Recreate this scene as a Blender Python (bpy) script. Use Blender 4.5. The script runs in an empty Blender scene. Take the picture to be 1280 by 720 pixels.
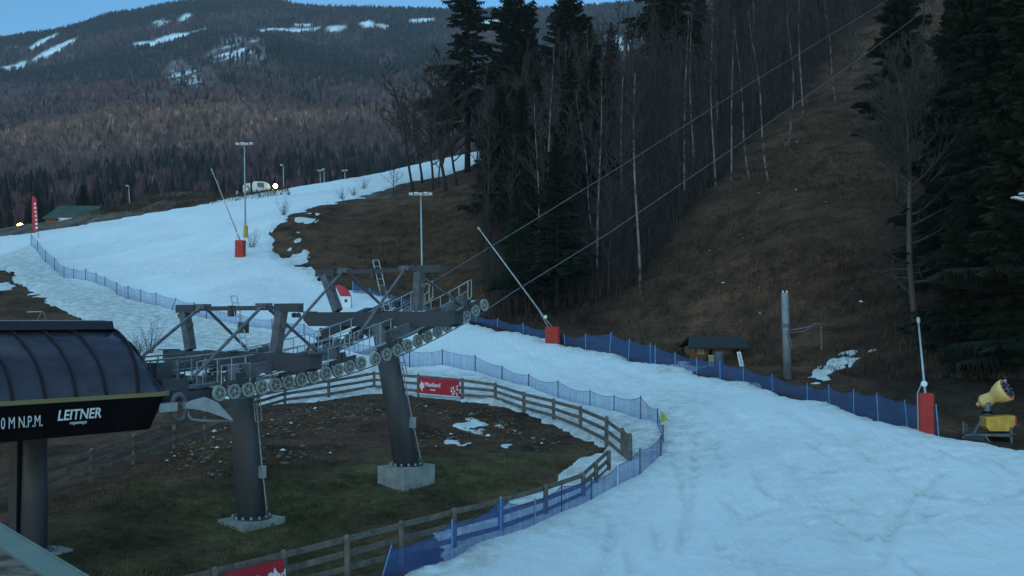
import bpy, math, random
import numpy as np
from mathutils import Vector, Matrix
random.seed(7); NR = np.random.RandomState(7)
SC = bpy.context.scene
COL = SC.collection
# ------------------------------------------------------------------ camera
W0, H0, FPX = 1280.0, 720.0, 1372.0
CAMZ = 8.0
PITCH = math.atan(40.0/FPX)
cam_d = bpy.data.cameras.new('camera'); cam = bpy.data.objects.new('camera', cam_d); COL.objects.link(cam)
cam_d.sensor_width = 36.0; cam_d.lens = 36.0*FPX/W0
cam_d.clip_start = 0.1; cam_d.clip_end = 9000
cam.location = (0, 0, CAMZ); cam.rotation_euler = (math.pi/2+PITCH, 0, 0)
SC.camera = cam
cp, sp = math.cos(PITCH), math.sin(PITCH)
def ray(u, v):
    cx = (u-640.0)/FPX; cy = (360.0-v)/FPX
    return Vector((cx, cp-cy*sp, sp+cy*cp))
def P(u, v, Y):
    d = ray(u, v); return Vector((0, 0, CAMZ)) + d*(Y/d.y)
# ------------------------------------------------------------------ terrain heights (survey points)
CTRL = [
 # hollow under the lift
 (315,650,41),(508,600,47),(200,600,43),(100,640,40),(60,690,35),(200,700,36),(350,700,35.5),(430,640,42),(600,600,46.5),(650,580,49),
 (682,650,43),(729,629,46),(761,595,50),(788,580,51),(626,676,38.5),(567,692,37),(502,707,35.5),(434,727,34),(355,749,32.5),(269,772,31),
 (450,560,54),(560,545,56),(300,560,50),(230,575,48),(218,560,52),(167,580,50),(114,599,48),(0,632,45),(-100,660,42),
 # arc fence
 (758,558,55),(725,540,59),(692,525,62.5),(655,514,65),(619,502,67),(578,500,68),(523,496,70),(467,488,74),(411,498,72),(356,506,69),(290,528,61),
 # upper net line
 (821,536,54),(801,530,56),(767,519,61),(737,513,65),(697,502,70),(661,488,76),(627,480,79),(594,469,84),(553,461,87),(512,464,86),
 (380,417,100),(259,402,107),(213,391,112),(195,385,116),(131,360,130),(107,352,136),(92,351,138),(57,330,150),(39,308,165),
 # left field
 (100,560,58),(60,520,66),(130,480,78),(170,450,86),(0,460,85),(0,400,105),(50,380,112),(105,402,106),(0,336,138),(45,368,122),(-120,400,110),(-120,480,75),(-120,340,150),
 (300,440,92),(420,440,92),
 # piste
 (560,720,34.5),(700,720,35),(900,720,35),(1280,720,33.5),(1000,640,42),(1280,640,40),(850,620,45),(900,560,53),(1100,570,48.5),(822,581,49),
 (1280,568,51),(1200,556,51.5),(1171,546,51.5),(1096,525,55),(1009,503,61),(929,479,68),(871,467,73),(819,455,78),(761,440,84),(707,430,90),(654,419,96),(590,404,105),
 (700,470,80),(850,500,66),(480,375,116),(440,374,118),(388,350,128),(345,318,140),(352,277,152),(300,320,135),(200,330,140),(250,370,120),(480,410,101),(380,380,114),
 (365,266,160),(400,256,168),(447,246,178),(485,235,190),(512,227,200),(560,220,210),(300,285,158),(150,305,162),
 (560,201,250),(490,214,230),(435,224.5,215),(390,232,208),(347,240,200),(290,251,192),(240,261,187),(180,271,184),(120,281,181),(50,292,180),(-60,303,180),
 # strip behind the crest
 (215,239,216),(170,256,214),(262,244,216),(305,247,215),(340,243,216),(120,277,214),(60,282,210),(0,288,210),(400,240,235),(-100,300,210),(500,225,260),
 # brown mound
 (450,300,150),(550,300,138),(600,350,119),(520,350,126),(500,250,176),(600,250,162),(600,215,196),(560,225,192),(420,330,133),(560,390,111),
 # hillside
 (1200,530,57),(1280,540,56),(1100,505,61),(982,480,69),(900,455,80),(860,445,86),(800,420,93),(700,395,102),
 (1100,400,80),(1000,300,98),(900,350,97),(1000,200,125),(1060,130,150),(1150,150,138),(1250,300,90),(1280,480,62),(1250,100,160),(1180,430,72),
 (700,330,118),(700,220,158),(640,280,145),(750,150,200),(850,250,132),(800,330,112),(850,150,175),(850,50,220),(950,100,180),(950,0,230),(1100,0,200),(1280,0,190),(640,190,215),(690,170,222),
 (1450,480,62),(1450,300,90),(1450,100,150),(1450,0,190),(1450,600,45),(1600,650,38),
]
CXYZ = [tuple(P(*c)) for c in CTRL] + [(-30,5,-.6),(0,2,-.6),(30,5,.2),(-22,22,-.3),(18,22,.2),(8,28,.2),(-6,26,-.3),(60,10,4),(-60,15,1),
  (-160,330,10),(-80,320,12),(-30,330,14),(10,330,20),(50,330,50),(120,330,95),(220,330,130),(-200,230,12),(-130,260,14),(-60,260,24),(-15,290,30),(40,280,52),(90,260,75),(180,240,95),(160,150,62)]
CX = np.array(CXYZ)
RC = 4.0
def _k(dx, dy): return np.sqrt(dx*dx+dy*dy+RC*RC)
_N = len(CX)
A = np.zeros((_N+3, _N+3)); A[:_N,:_N] = _k(CX[:,0][:,None]-CX[:,0][None], CX[:,1][:,None]-CX[:,1][None]) - np.eye(_N)*1.2
A[:_N,_N] = 1; A[:_N,_N+1] = CX[:,0]; A[:_N,_N+2] = CX[:,1]; A[_N:,:_N] = A[:_N,_N:].T
_w = np.linalg.solve(A, np.concatenate([CX[:,2], [0,0,0]]))
def H(x, y):
    x = np.atleast_1d(np.asarray(x, float)).ravel(); y = np.atleast_1d(np.asarray(y, float)).ravel()
    out = np.empty(len(x))
    for i in range(0, len(x), 20000):
        a, b = x[i:i+20000], y[i:i+20000]
        out[i:i+20000] = _k(a[:,None]-CX[:,0][None], b[:,None]-CX[:,1][None]) @ _w[:_N] + _w[_N] + _w[_N+1]*a + _w[_N+2]*b
    return out
def hz(x, y): return float(H([x],[y])[0])
def G(u, v, y0=14.0, y1=330.0):
    """point where a sight line through the survey picture first meets the ground"""
    d = ray(u, v); ys = np.exp(np.linspace(math.log(y0), math.log(y1), 900))
    xs = d.x/d.y*ys; zs = CAMZ+d.z/d.y*ys
    f = zs-H(xs, ys); i = np.argmax(f < 0)
    if f[i] >= 0: i = len(ys)-1
    t = f[i-1]/(f[i-1]-f[i]+1e-9) if i > 0 else 0
    y = ys[i-1]+(ys[i]-ys[i-1])*min(max(t,0),1) if i > 0 else ys[0]
    x = d.x/d.y*y
    return Vector((x, y, hz(x, y)))
def S(u, Y, dz=0.0):
    x = (u-640.0)/FPX*Y
    return Vector((x, Y, hz(x, Y)+dz))
# value noise
_perm = NR.permutation(4096)
_val = NR.rand(4096)
def vnoise(x, y, s=1.0, seed=0):
    x = np.asarray(x, float)/s+seed*17.3; y = np.asarray(y, float)/s+seed*7.9
    xi = np.floor(x).astype(int); yi = np.floor(y).astype(int); fx = x-xi; fy = y-yi
    fx = fx*fx*(3-2*fx); fy = fy*fy*(3-2*fy)
    def h(a, b): return _val[(_perm[(a*57) & 4095] + b*131 + a) & 4095]
    return (h(xi,yi)*(1-fx)+h(xi+1,yi)*fx)*(1-fy) + (h(xi,yi+1)*(1-fx)+h(xi+1,yi+1)*fx)*fy
def fbm(x, y, s, o=4, seed=0):
    t = 0; a = .5
    for i in range(o): t = t+a*vnoise(x, y, s/2**i, seed+i); a *= .5
    return t/(1-.5**o)
# ------------------------------------------------------------------ mesh helpers
class MB:
    def __init__(s): s.v = []; s.f = []; s.m = []; s.cm = 0
    def add(s, vs, fs):
        o = len(s.v); s.v.extend([tuple(q) for q in vs]); s.f.extend([tuple(i+o for i in f) for f in fs]); s.m.extend([s.cm]*len(fs)); return s
    def box(s, c, h, ax=None):
        """centre, half sizes, axes (3 unit vectors)"""
        c = Vector(c); ax = ax or (Vector((1,0,0)), Vector((0,1,0)), Vector((0,0,1)))
        vs = [c+ax[0]*h[0]*i+ax[1]*h[1]*j+ax[2]*h[2]*k for i in (-1,1) for j in (-1,1) for k in (-1,1)]
        return s.add(vs, [(0,1,3,2),(4,6,7,5),(0,4,5,1),(2,3,7,6),(0,2,6,4),(1,5,7,3)])
    def beam(s, a, b, w, h, up=(0,0,1)):
        a = Vector(a); b = Vector(b); d = (b-a); L = d.length; d.normalize(); up = Vector(up)
        sd = d.cross(up)
        if sd.length < 1e-4: sd = d.cross(Vector((1,0,0)))
        sd.normalize(); u2 = sd.cross(d).normalized()
        return s.box((a+b)/2, (L/2, w/2, h/2), (d, sd, u2))
    def tube(s, pts, r, n=6, caps=True):
        pts = [Vector(q) for q in pts]; m = len(pts)
        if not hasattr(r, '__len__'): r = [r]*m
        t = (pts[1]-pts[0]).normalized(); ref = Vector((0,0,1)) if abs(t.z) < .9 else Vector((1,0,0))
        nx = t.cross(ref).normalized(); vs = []
        for i, q in enumerate(pts):
            if i == 0: t = pts[1]-pts[0]
            elif i == m-1: t = pts[-1]-pts[-2]
            else: t = pts[i+1]-pts[i-1]
            t = t.normalized(); nx = (nx-t*nx.dot(t)).normalized(); ny = t.cross(nx)
            for k in range(n):
                a = 2*math.pi*k/n; vs.append(q+(nx*math.cos(a)+ny*math.sin(a))*r[i])
        fs = [(i*n+k, i*n+(k+1)%n, (i+1)*n+(k+1)%n, (i+1)*n+k) for i in range(m-1) for k in range(n)]
        if caps and n > 2: fs += [tuple(range(n))[::-1], tuple((m-1)*n+k for k in range(n))]
        return s.add(vs, fs)
    def lathe(s, c, axis, prof, n=20):
        """prof: list of (along, radius)"""
        c = Vector(c); axis = Vector(axis).normalized(); ref = Vector((0,0,1)) if abs(axis.z) < .9 else Vector((1,0,0))
        nx = axis.cross(ref).normalized(); ny = axis.cross(nx); vs = []
        for a, r in prof:
            for k in range(n):
                t = 2*math.pi*k/n; vs.append(c+axis*a+(nx*math.cos(t)+ny*math.sin(t))*r)
        m = len(prof)
        fs = [(i*n+k, i*n+(k+1)%n, (i+1)*n+(k+1)%n, (i+1)*n+k) for i in range(m-1) for k in range(n)]
        fs += [tuple(range(n))[::-1], tuple((m-1)*n+k for k in range(n))]
        return s.add(vs, fs)
def wloc(o):
    l = Vector((0,0,0))
    while o is not None: l += o.location; o = o.parent
    return l
def obj(name, mb, mats, parent=None, world=True, smooth=False, loc=None):
    """ONE mesh object; mb in world coordinates unless world=False"""
    if not isinstance(mats, (list, tuple)): mats = [mats]
    off = wloc(parent) if (parent is not None and world) else Vector((0,0,0))
    if loc is not None: off = off+Vector(loc)
    me = bpy.data.meshes.new(name)
    me.from_pydata([(v[0]-off.x, v[1]-off.y, v[2]-off.z) for v in mb.v] if off.length else mb.v, [], mb.f)
    for m in mats: me.materials.append(m)
    if len(mats) > 1: me.polygons.foreach_set('material_index', mb.m)
    if smooth: me.polygons.foreach_set('use_smooth', [True]*len(me.polygons))
    me.update()
    o = bpy.data.objects.new(name, me); COL.objects.link(o)
    if parent is not None: o.parent = parent
    if loc is not None: o.location = loc
    return o
def tag(o, label=None, cat=None, group=None, kind=None):
    if label: o['label'] = label
    if cat: o['category'] = cat
    if group: o['group'] = group
    if kind: o['kind'] = kind
    return o
def thing(name, label, cat, loc=(0,0,0), group=None, rz=0):
    o = bpy.data.objects.new(name, None); COL.objects.link(o); o.location = loc; o.rotation_euler = (0,0,rz)
    o.empty_display_size = .2
    return tag(o, label, cat, group)
def copy_tree(o, parent=None, kids=None):
    c = o.copy(); COL.objects.link(c); c.parent = parent
    for ch in KIDS.get(o.name, []): copy_tree(ch, c)
    return c
KIDS = {}
def reg(o, *ch): KIDS[o.name] = list(ch)
def npmesh(name, v, f, mat, kind=None, attrs=None, smooth=True, mats=None):
    me = bpy.data.meshes.new(name); n = f.shape[1]
    me.vertices.add(len(v)); me.vertices.foreach_set('co', np.ascontiguousarray(v, dtype=np.float32).ravel())
    me.loops.add(f.size); me.loops.foreach_set('vertex_index', f.astype(np.int32).ravel())
    me.polygons.add(len(f)); me.polygons.foreach_set('loop_start', np.arange(0, f.size, n, dtype=np.int32)); me.polygons.foreach_set('loop_total', np.full(len(f), n, dtype=np.int32))
    me.update(calc_edges=True)
    if smooth: me.polygons.foreach_set('use_smooth', np.ones(len(f), dtype=bool))
    for k, a in (attrs or {}).items():
        if a.ndim == 1:
            at = me.attributes.new(k, 'FLOAT', 'POINT'); at.data.foreach_set('value', a.astype(np.float32))
        else:
            at = me.attributes.new(k, 'FLOAT_COLOR', 'POINT'); at.data.foreach_set('color', np.concatenate([a, np.ones((len(a),1))], 1).astype(np.float32).ravel())
    me.materials.append(mat); me.update()
    o = bpy.data.objects.new(name, me); COL.objects.link(o)
    if kind: o['kind'] = kind
    return o
# ------------------------------------------------------------------ materials
def newmat(name):
    m = bpy.data.materials.new(name); m.use_nodes = True; nt = m.node_tree; b = nt.nodes['Principled BSDF']; return m, nt, b
def mat(name, c, rough=.6, metal=0, c2=None, scale=3, detail=6, bump=0, spec=.3, stretch=None, thr=(.35,.65)):
    m, nt, b = newmat(name); L = nt.links
    b.inputs['Roughness'].default_value = rough; b.inputs['Metallic'].default_value = metal; b.inputs['Specular IOR Level'].default_value = spec
    c2 = c2 or tuple(x*.62 for x in c)
    tc = nt.nodes.new('ShaderNodeTexCoord'); mp = nt.nodes.new('ShaderNodeMapping'); L.new(tc.outputs['Object'], mp.inputs[0])
    if stretch: mp.inputs['Scale'].default_value = stretch
    nz = nt.nodes.new('ShaderNodeTexNoise'); nz.inputs['Scale'].default_value = scale; nz.inputs['Detail'].default_value = detail; nz.inputs['Roughness'].default_value = .65
    L.new(mp.outputs[0], nz.inputs[0])
    cr = nt.nodes.new('ShaderNodeValToRGB'); cr.color_ramp.elements[0].position = thr[0]; cr.color_ramp.elements[1].position = thr[1]
    cr.color_ramp.elements[0].color = (*c2, 1); cr.color_ramp.elements[1].color = (*c, 1)
    L.new(nz.outputs[0], cr.inputs[0]); L.new(cr.outputs[0], b.inputs['Base Color'])
    if bump:
        bp = nt.nodes.new('ShaderNodeBump'); bp.inputs['Strength'].default_value = bump; bp.inputs['Distance'].default_value = .05
        L.new(nz.outputs[0], bp.inputs['Height']); L.new(bp.outputs[0], b.inputs['Normal'])
    return m
def mat_emit(name, c, s):
    m, nt, b = newmat(name); b.inputs['Base Color'].default_value = (*c,1); b.inputs['Emission Color'].default_value = (*c,1); b.inputs['Emission Strength'].default_value = s; return m
def mat_net(name, c, dens, cell=.06, streak=.15):
    """woven plastic netting: fine holes, so partly see-through"""
    m, nt, b = newmat(name); L = nt.links; out = nt.nodes['Material Output']
    b.inputs['Base Color'].default_value = (*c,1); b.inputs['Roughness'].default_value = .6
    tr = nt.nodes.new('ShaderNodeBsdfTransparent'); mx = nt.nodes.new('ShaderNodeMixShader')
    tc = nt.nodes.new('ShaderNodeTexCoord'); mp = nt.nodes.new('ShaderNodeMapping'); mp.inputs['Scale'].default_value = (1.6,1.6,.12)
    nz = nt.nodes.new('ShaderNodeTexNoise'); nz.inputs['Scale'].default_value = 3; nz.inputs['Detail'].default_value = 5
    L.new(tc.outputs['Object'], mp.inputs[0]); L.new(mp.outputs[0], nz.inputs[0])
    mr = nt.nodes.new('ShaderNodeMapRange'); mr.inputs['From Min'].default_value = .3; mr.inputs['From Max'].default_value = .7
    mr.inputs['To Min'].default_value = dens-streak; mr.inputs['To Max'].default_value = dens+streak
    L.new(nz.outputs[0], mr.inputs[0]); L.new(mr.outputs[0], mx.inputs[0]); L.new(tr.outputs[0], mx.inputs[1]); L.new(b.outputs[0], mx.inputs[2]); L.new(mx.outputs[0], out.inputs[0])
    return m
M = {}
M['steel'] = mat('galvanised steel', (.16,.155,.165), .5, .2, (.08,.08,.09), 3.5)
M['steel_dark'] = mat('dark steel', (.075,.062,.07), .55, .2, (.05,.06,.07), 2)
M['column'] = mat('painted grey column', (.115,.115,.125), .5, .1, (.075,.076,.082), 1.3, stretch=(1,1,.25))
M['conc'] = mat('concrete', (.36,.35,.32), .9, 0, (.22,.21,.19), 1.6, bump=.3)
M['polegrey'] = mat('grey zinc pole', (.24,.24,.25), .6, .1, (.15,.155,.16), 1.5)
M['rubber'] = mat('sheave liner', (.34,.35,.33), .6, 0, (.24,.25,.23), 6)
M['hub'] = mat('sheave hub', (.16,.16,.14), .6, .2)
M['ribs'] = mat('navy glazing bars', (.028,.022,.035), .5, 0, (.018,.014,.022), 2)
M['galv'] = mat('pale galvanised', (.42,.44,.45), .45, .3, (.3,.32,.33), 4)
M['wood'] = mat('weathered fence wood', (.21,.165,.135), .85, 0, (.09,.072,.06), 2.6, bump=.3, stretch=(1,1,1))
M['bark'] = mat('dark bark', (.048,.034,.028), .9, 0, (.022,.016,.014), 3, bump=.3, stretch=(1,1,.2))
M['greybark'] = mat('grey bark', (.095,.08,.062), .9, 0, (.055,.05,.045), 2.2, stretch=(1,1,.35))
M['birch'] = mat('birch bark', (.20,.17,.15), .8, 0, (.035,.028,.024), 1.1, stretch=(1,1,.8), thr=(.42,.54))
M['twig'] = mat('twigs', (.055,.036,.032), .9, 0, (.035,.028,.026), 2)
M['twig_pale'] = mat('grey twigs', (.065,.056,.045), .9, 0, (.03,.026,.022), 2)
M['spruce'] = mat('spruce needles', (.024,.034,.018), .9, 0, (.008,.012,.008), .9, spec=.08)
M['needle_bare'] = mat('spruce wood', (.03,.025,.02), .9)
M['red'] = mat('red padding', (.46,.035,.025), .55, 0, (.36,.025,.02), 1.5)
M['redcloth'] = mat('red cloth', (.50,.03,.05), .6, 0, (.42,.025,.04), 1.5)
M['white'] = mat('white plastic', (.75,.75,.75), .5, 0, (.62,.62,.62), 2)
M['yellow'] = mat('yellow enamel', (.74,.38,.06), .5, 0, (.48,.24,.04), 2.6)
M['cream'] = mat('cream enamel', (.78,.50,.17), .5, 0, (.58,.34,.10), 2.6)
M['yelpad'] = mat('yellow pad', (.48,.36,.06), .6, 0, (.36,.26,.05), 2)
M['black'] = mat('black panel', (.006,.004,.005), .6, 0, (.004,.003,.004), 1, spec=.06)
M['pole_blue'] = mat('light blue pole', (.12,.32,.55), .5, 0, (.09,.24,.42), 2)
M['pole_dark'] = mat('dark net pole', (.03,.045,.07), .6)
M['brownwall'] = mat('brown boards', (.36,.14,.055), .8, 0, (.20,.075,.035), 3, stretch=(.3,1,6))
M['darkroof'] = mat('dark roofing', (.03,.03,.035), .8, 0, (.02,.02,.022), 3)
M['greenroof'] = mat('dull green roof', (.05,.07,.055), .8, 0, (.03,.045,.035), .5)
M['glassdark'] = mat('smoked glazing', (.062,.052,.068), .18, 0, (.030,.027,.040), .8, spec=.45, stretch=(1,1,2.5))
M['band'] = mat('olive trim', (.26,.17,.08), .6, 0, (.2,.19,.07), 1.5)
M['felt'] = mat('roofing felt', (.20,.15,.12), .95, 0, (.07,.055,.05), 3.2, bump=.5, spec=.05, thr=(.42,.58))
M['flash'] = mat('zinc edging', (.19,.22,.18), .6, .1, (.14,.165,.135), 1.1)
M['netfar'] = mat_net('pale blue netting', (.10,.17,.38), .42)
M['netblue'] = mat_net('deep blue netting', (.022,.065,.18), .66, streak=.1)
M['netnear'] = mat_net('royal blue netting', (.03,.095,.30), .54, streak=.14)
M['lampglow'] = mat_emit('sodium lamp', (1.0,.42,.08), 30)
M['headglow'] = mat_emit('head lamp', (1.0,.85,.5), 14)
M['lime'] = mat('lime plastic', (.45,.5,.06), .5)
M['barrel'] = mat('blue plastic drum', (.12,.13,.18), .5)
M['brush'] = mat('bare brush', (.12,.075,.05), .95, 0, (.03,.022,.018), .25, spec=.05)

def ground_material():
    m, nt, b = newmat('rough grass and leaf litter'); L = nt.links; N = nt.nodes
    b.inputs['Roughness'].default_value = .95; b.inputs['Specular IOR Level'].default_value = .1
    at = N.new('ShaderNodeAttribute'); at.attribute_name = 'tint'
    tc = N.new('ShaderNodeTexCoord')
    n1 = N.new('ShaderNodeTexNoise'); n1.inputs['Scale'].default_value = .35; n1.inputs['Detail'].default_value = 9; n1.inputs['Roughness'].default_value = .72
    n2 = N.new('ShaderNodeTexNoise'); n2.inputs['Scale'].default_value = 2.6; n2.inputs['Detail'].default_value = 8; n2.inputs['Roughness'].default_value = .75
    L.new(tc.outputs['Object'], n1.inputs[0]); L.new(tc.outputs['Object'], n2.inputs[0])
    r1 = N.new('ShaderNodeMapRange'); r1.inputs['From Min'].default_value = .33; r1.inputs['From Max'].default_value = .68; r1.inputs['To Min'].default_value = .32; r1.inputs['To Max'].default_value = 1.6
    r2 = N.new('ShaderNodeMapRange'); r2.inputs['From Min'].default_value = .3; r2.inputs['From Max'].default_value = .7; r2.inputs['To Min'].default_value = .45; r2.inputs['To Max'].default_value = 1.55
    L.new(n1.outputs[0], r1.inputs[0]); L.new(n2.outputs[0], r2.inputs[0])
    mu = N.new('ShaderNodeMath'); mu.operation = 'MULTIPLY'; L.new(r1.outputs[0], mu.inputs[0]); L.new(r2.outputs[0], mu.inputs[1])
    vm = N.new('ShaderNodeVectorMath'); vm.operation = 'SCALE'; L.new(at.outputs['Color'], vm.inputs[0]); L.new(mu.outputs[0], vm.inputs['Scale'])
    L.new(vm.outputs[0], b.inputs['Base Color'])
    bp = N.new('ShaderNodeBump'); bp.inputs['Strength'].default_value = .9; bp.inputs['Distance'].default_value = .25; L.new(n2.outputs[0], bp.inputs['Height']); L.new(bp.outputs[0], b.inputs['Normal'])
    return m
def snow_material():
    m, nt, b = newmat('groomed snow'); L = nt.links; N = nt.nodes
    b.inputs['Roughness'].default_value = .75; b.inputs['Specular IOR Level'].default_value = .2
    at = N.new('ShaderNodeAttribute'); at.attribute_name = 'dirt'
    tc = N.new('ShaderNodeTexCoord')
    def noise(sc, det, st=None, rough=.6):
        n = N.new('ShaderNodeTexNoise'); n.inputs['Scale'].default_value = sc; n.inputs['Detail'].default_value = det; n.inputs['Roughness'].default_value = rough
        if st:
            mp = N.new('ShaderNodeMapping'); mp.inputs['Scale'].default_value = st; mp.inputs['Rotation'].default_value = (0,0,.5); L.new(tc.outputs['Object'], mp.inputs[0]); L.new(mp.outputs[0], n.inputs[0])
        else: L.new(tc.outputs['Object'], n.inputs[0])
        return n
    na = noise(.16, 5); nb = noise(1.3, 8, rough=.75); ns = noise(1.2, 6, (3.5,.35,1)); nf = noise(7, 6, rough=.8)
    mr = N.new('ShaderNodeMapRange'); mr.inputs['From Min'].default_value = .35; mr.inputs['From Max'].default_value = .7; mr.inputs['To Min'].default_value = 0; mr.inputs['To Max'].default_value = 1
    L.new(nb.outputs[0], mr.inputs[0])
    di = N.new('ShaderNodeMath'); di.operation = 'MULTIPLY'; L.new(mr.outputs[0], di.inputs[0]); L.new(at.outputs['Fac'], di.inputs[1])
    di.use_clamp = True
    c0 = N.new('ShaderNodeValToRGB'); c0.color_ramp.elements[0].position = .3; c0.color_ramp.elements[1].position = .7
    c0.color_ramp.elements[0].color = (.70,.71,.73,1); c0.color_ramp.elements[1].color = (.79,.79,.80,1); L.new(na.outputs[0], c0.inputs[0])
    mx = N.new('ShaderNodeMix'); mx.data_type = 'RGBA'; L.new(di.outputs[0], mx.inputs['Factor']); L.new(c0.outputs[0], mx.inputs['A']); mx.inputs['B'].default_value = (.30,.25,.18,1)
    L.new(mx.outputs['Result'], b.inputs['Base Color'])
    ad = N.new('ShaderNodeMath'); ad.operation = 'ADD'; L.new(ns.outputs[0], ad.inputs[0]); L.new(nb.outputs[0], ad.inputs[1])
    a2 = N.new('ShaderNodeMath'); a2.operation = 'MULTIPLY_ADD'; L.new(nf.outputs[0], a2.inputs[0]); a2.inputs[1].default_value = .25; L.new(ad.outputs[0], a2.inputs[2])
    bp = N.new('ShaderNodeBump'); bp.inputs['Strength'].default_value = .6; bp.inputs['Distance'].default_value = .18; L.new(a2.outputs[0], bp.inputs['Height']); L.new(bp.outputs[0], b.inputs['Normal'])
    return m
def attr_material(name, aname='tint', rough=.95, ns=None):
    m, nt, b = newmat(name); L = nt.links; N = nt.nodes
    b.inputs['Roughness'].default_value = rough; b.inputs['Specular IOR Level'].default_value = .1
    at = N.new('ShaderNodeAttribute'); at.attribute_name = aname
    if ns:
        tc = N.new('ShaderNodeTexCoord'); n = N.new('ShaderNodeTexNoise'); n.inputs['Scale'].default_value = ns; n.inputs['Detail'].default_value = 8; n.inputs['Roughness'].default_value = .8
        L.new(tc.outputs['Object'], n.inputs[0])
        r = N.new('ShaderNodeMapRange'); r.inputs['From Min'].default_value = .35; r.inputs['From Max'].default_value = .65; r.inputs['To Min'].default_value = .5; r.inputs['To Max'].default_value = 1.5; L.new(n.outputs[0], r.inputs[0])
        vm = N.new('ShaderNodeVectorMath'); vm.operation = 'SCALE'; L.new(at.outputs['Color'], vm.inputs[0]); L.new(r.outputs[0], vm.inputs['Scale']); L.new(vm.outputs[0], b.inputs['Base Color'])
    else: L.new(at.outputs['Color'], b.inputs['Base Color'])
    return m
# ------------------------------------------------------------------ polygons in plan
def poly_sd(px, py, poly):
    """signed distance, positive inside"""
    n = len(poly); d2 = np.full(px.shape, 1e9); ins = np.zeros(px.shape, bool)
    for i in range(n):
        ax, ay = poly[i]; bx, by = poly[(i+1) % n]; ex, ey = bx-ax, by-ay
        t = np.clip(((px-ax)*ex+(py-ay)*ey)/(ex*ex+ey*ey+1e-9), 0, 1)
        dx = px-ax-t*ex; dy = py-ay-t*ey; d2 = np.minimum(d2, dx*dx+dy*dy)
        c = ((ay > py) != (by > py)) & (px < (bx-ax)*(py-ay)/(by-ay+1e-12)+ax); ins ^= c
    d = np.sqrt(d2); return np.where(ins, d, -d)
def line_d(px, py, pts):
    d2 = np.full(px.shape, 1e9)
    for i in range(len(pts)-1):
        ax, ay = pts[i]; bx, by = pts[i+1]; ex, ey = bx-ax, by-ay
        t = np.clip(((px-ax)*ex+(py-ay)*ey)/(ex*ex+ey*ey+1e-9), 0, 1)
        d2 = np.minimum(d2, (px-ax-t*ex)**2+(py-ay-t*ey)**2)
    return np.sqrt(d2)
def uy(u, Y): return ((u-640.0)/FPX*Y, Y)
def g2(u, v): q = G(u, v); return (q.x, q.y)
SNOW = [uy(*q) for q in [(1700,30),(1700,50),(1400,51),(1280,51),(1200,51.5),(1171,51.8),(1096,55.3),(1009,61.5),(929,68.5),(871,73.5),(819,78.5),(761,84.5),(707,90.5),(654,96.5),(590,105.5),(520,112),
   (480,117),(455,121),(430,124),(400,128),(366,134),(345,140),(338,146),(352,152),(365,160),(400,168),(447,178),(485,190),(512,200),(560,210),(620,222),(700,235),
   (700,262),(620,262),(560,252),(490,233),(435,218),(347,203),(240,189),(120,183),(50,181),(-100,181),(-100,160)]] + \
   [g2(*q) for q in [(-20,330),(10,345),(30,360),(55,372),(80,388),(105,402),(122,412),(150,428),(172,444),(200,456),(250,470),(290,498),(320,508),(411,500),(470,490),(523,496),(578,502),(619,506),(655,518),(692,530),(725,545),(752,562),
   (735,574),(705,590),(688,606),(640,626),(590,648),(556,668)]] + [uy(560,36.2),uy(500,33.5),uy(400,30),uy(300,22),uy(200,12),(3,3),(40,3)]
PATCH = [[g2(*q) for q in [(566,560),(571,548),(583,538),(575,532),(590,524),(608,530),(606,538),(590,544),(578,556)]],
         [g2(*q) for q in [(642,560),(650,548),(662,543),(662,551),(652,559)]],
         [g2(*q) for q in [(365,283),(376,272),(390,270),(398,276),(380,281)]],
         [g2(*q) for q in [(372,289),(385,284),(396,276),(397,283),(388,288)]],
         [g2(*q) for q in [(348,318),(372,300),(376,302),(356,318)]],
         [g2(*q) for q in [(990,482),(1015,468),(1040,452),(1058,436),(1084,424),(1076,448),(1056,468),(1025,484)]],
         [g2(*q) for q in [(838,458),(846,452),(862,449),(866,463),(850,466)]],
         [g2(*q) for q in [(0,353),(14,357),(6,362),(-8,360)]],
         [g2(*q) for q in [(360,322),(378,314),(386,316),(368,326)]],
         [g2(*q) for q in [(718,162),(740,154),(754,158),(742,166)]]]
NETB = [g2(*q) for q in [(38,309),(57,331),(80,349),(92,352),(107,353),(131,361),(160,372),(195,385),(213,391),(259,402)]] + [g2(*q) for q in [(380,422),(450,440),(512,463),(553,461),(594,469),(627,480),(661,488),(697,502),(737,514),(767,520),(801,531),(821,537)]]
# ------------------------------------------------------------------ near ground + snow
rows = np.exp(np.linspace(math.log(3.0), math.log(335), 520)); cols = np.linspace(-1, 1, 700)
YY = np.repeat(rows[:,None], 700, 1); XX = cols[None,:]*(YY*.62+16)
gx, gy = XX.ravel(), YY.ravel(); gz = H(gx, gy)
fade = np.clip(gy/60, .25, 3)
rough_ = (fbm(gx, gy, 7, 4, 3)-.5)
sd = poly_sd(gx, gy, SNOW)
psd = np.max([poly_sd(gx, gy, q) for q in PATCH], axis=0)
nz1 = fbm(gx, gy, 2.6, 4, 1)-.5; nz2 = fbm(gx, gy, .8, 3, 9)-.5
smask = np.maximum(sd+nz1*3.2*np.clip(gy/70,.5,2)+nz2*.8, psd+nz1*2.6*np.clip(gy/60,.6,2)+nz2*3.2-.25)
smask_in = sd
bumpy = np.clip(-sd/3, 0, 1)
ground_z = gz+rough_*.9*bumpy*fade*.8+nz1*.25*bumpy
thick = np.clip(smask*.35, -.6, .28)
snow_z = gz+np.where(sd > -6, np.clip(sd+3,0,3)/3*0, 0)+thick+.02
snow_z = np.where(sd < 0, ground_z+np.clip(smask*.22, -.5, .10), snow_z)
ground_z = np.where(sd > .5, gz-.3, ground_z)
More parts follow.
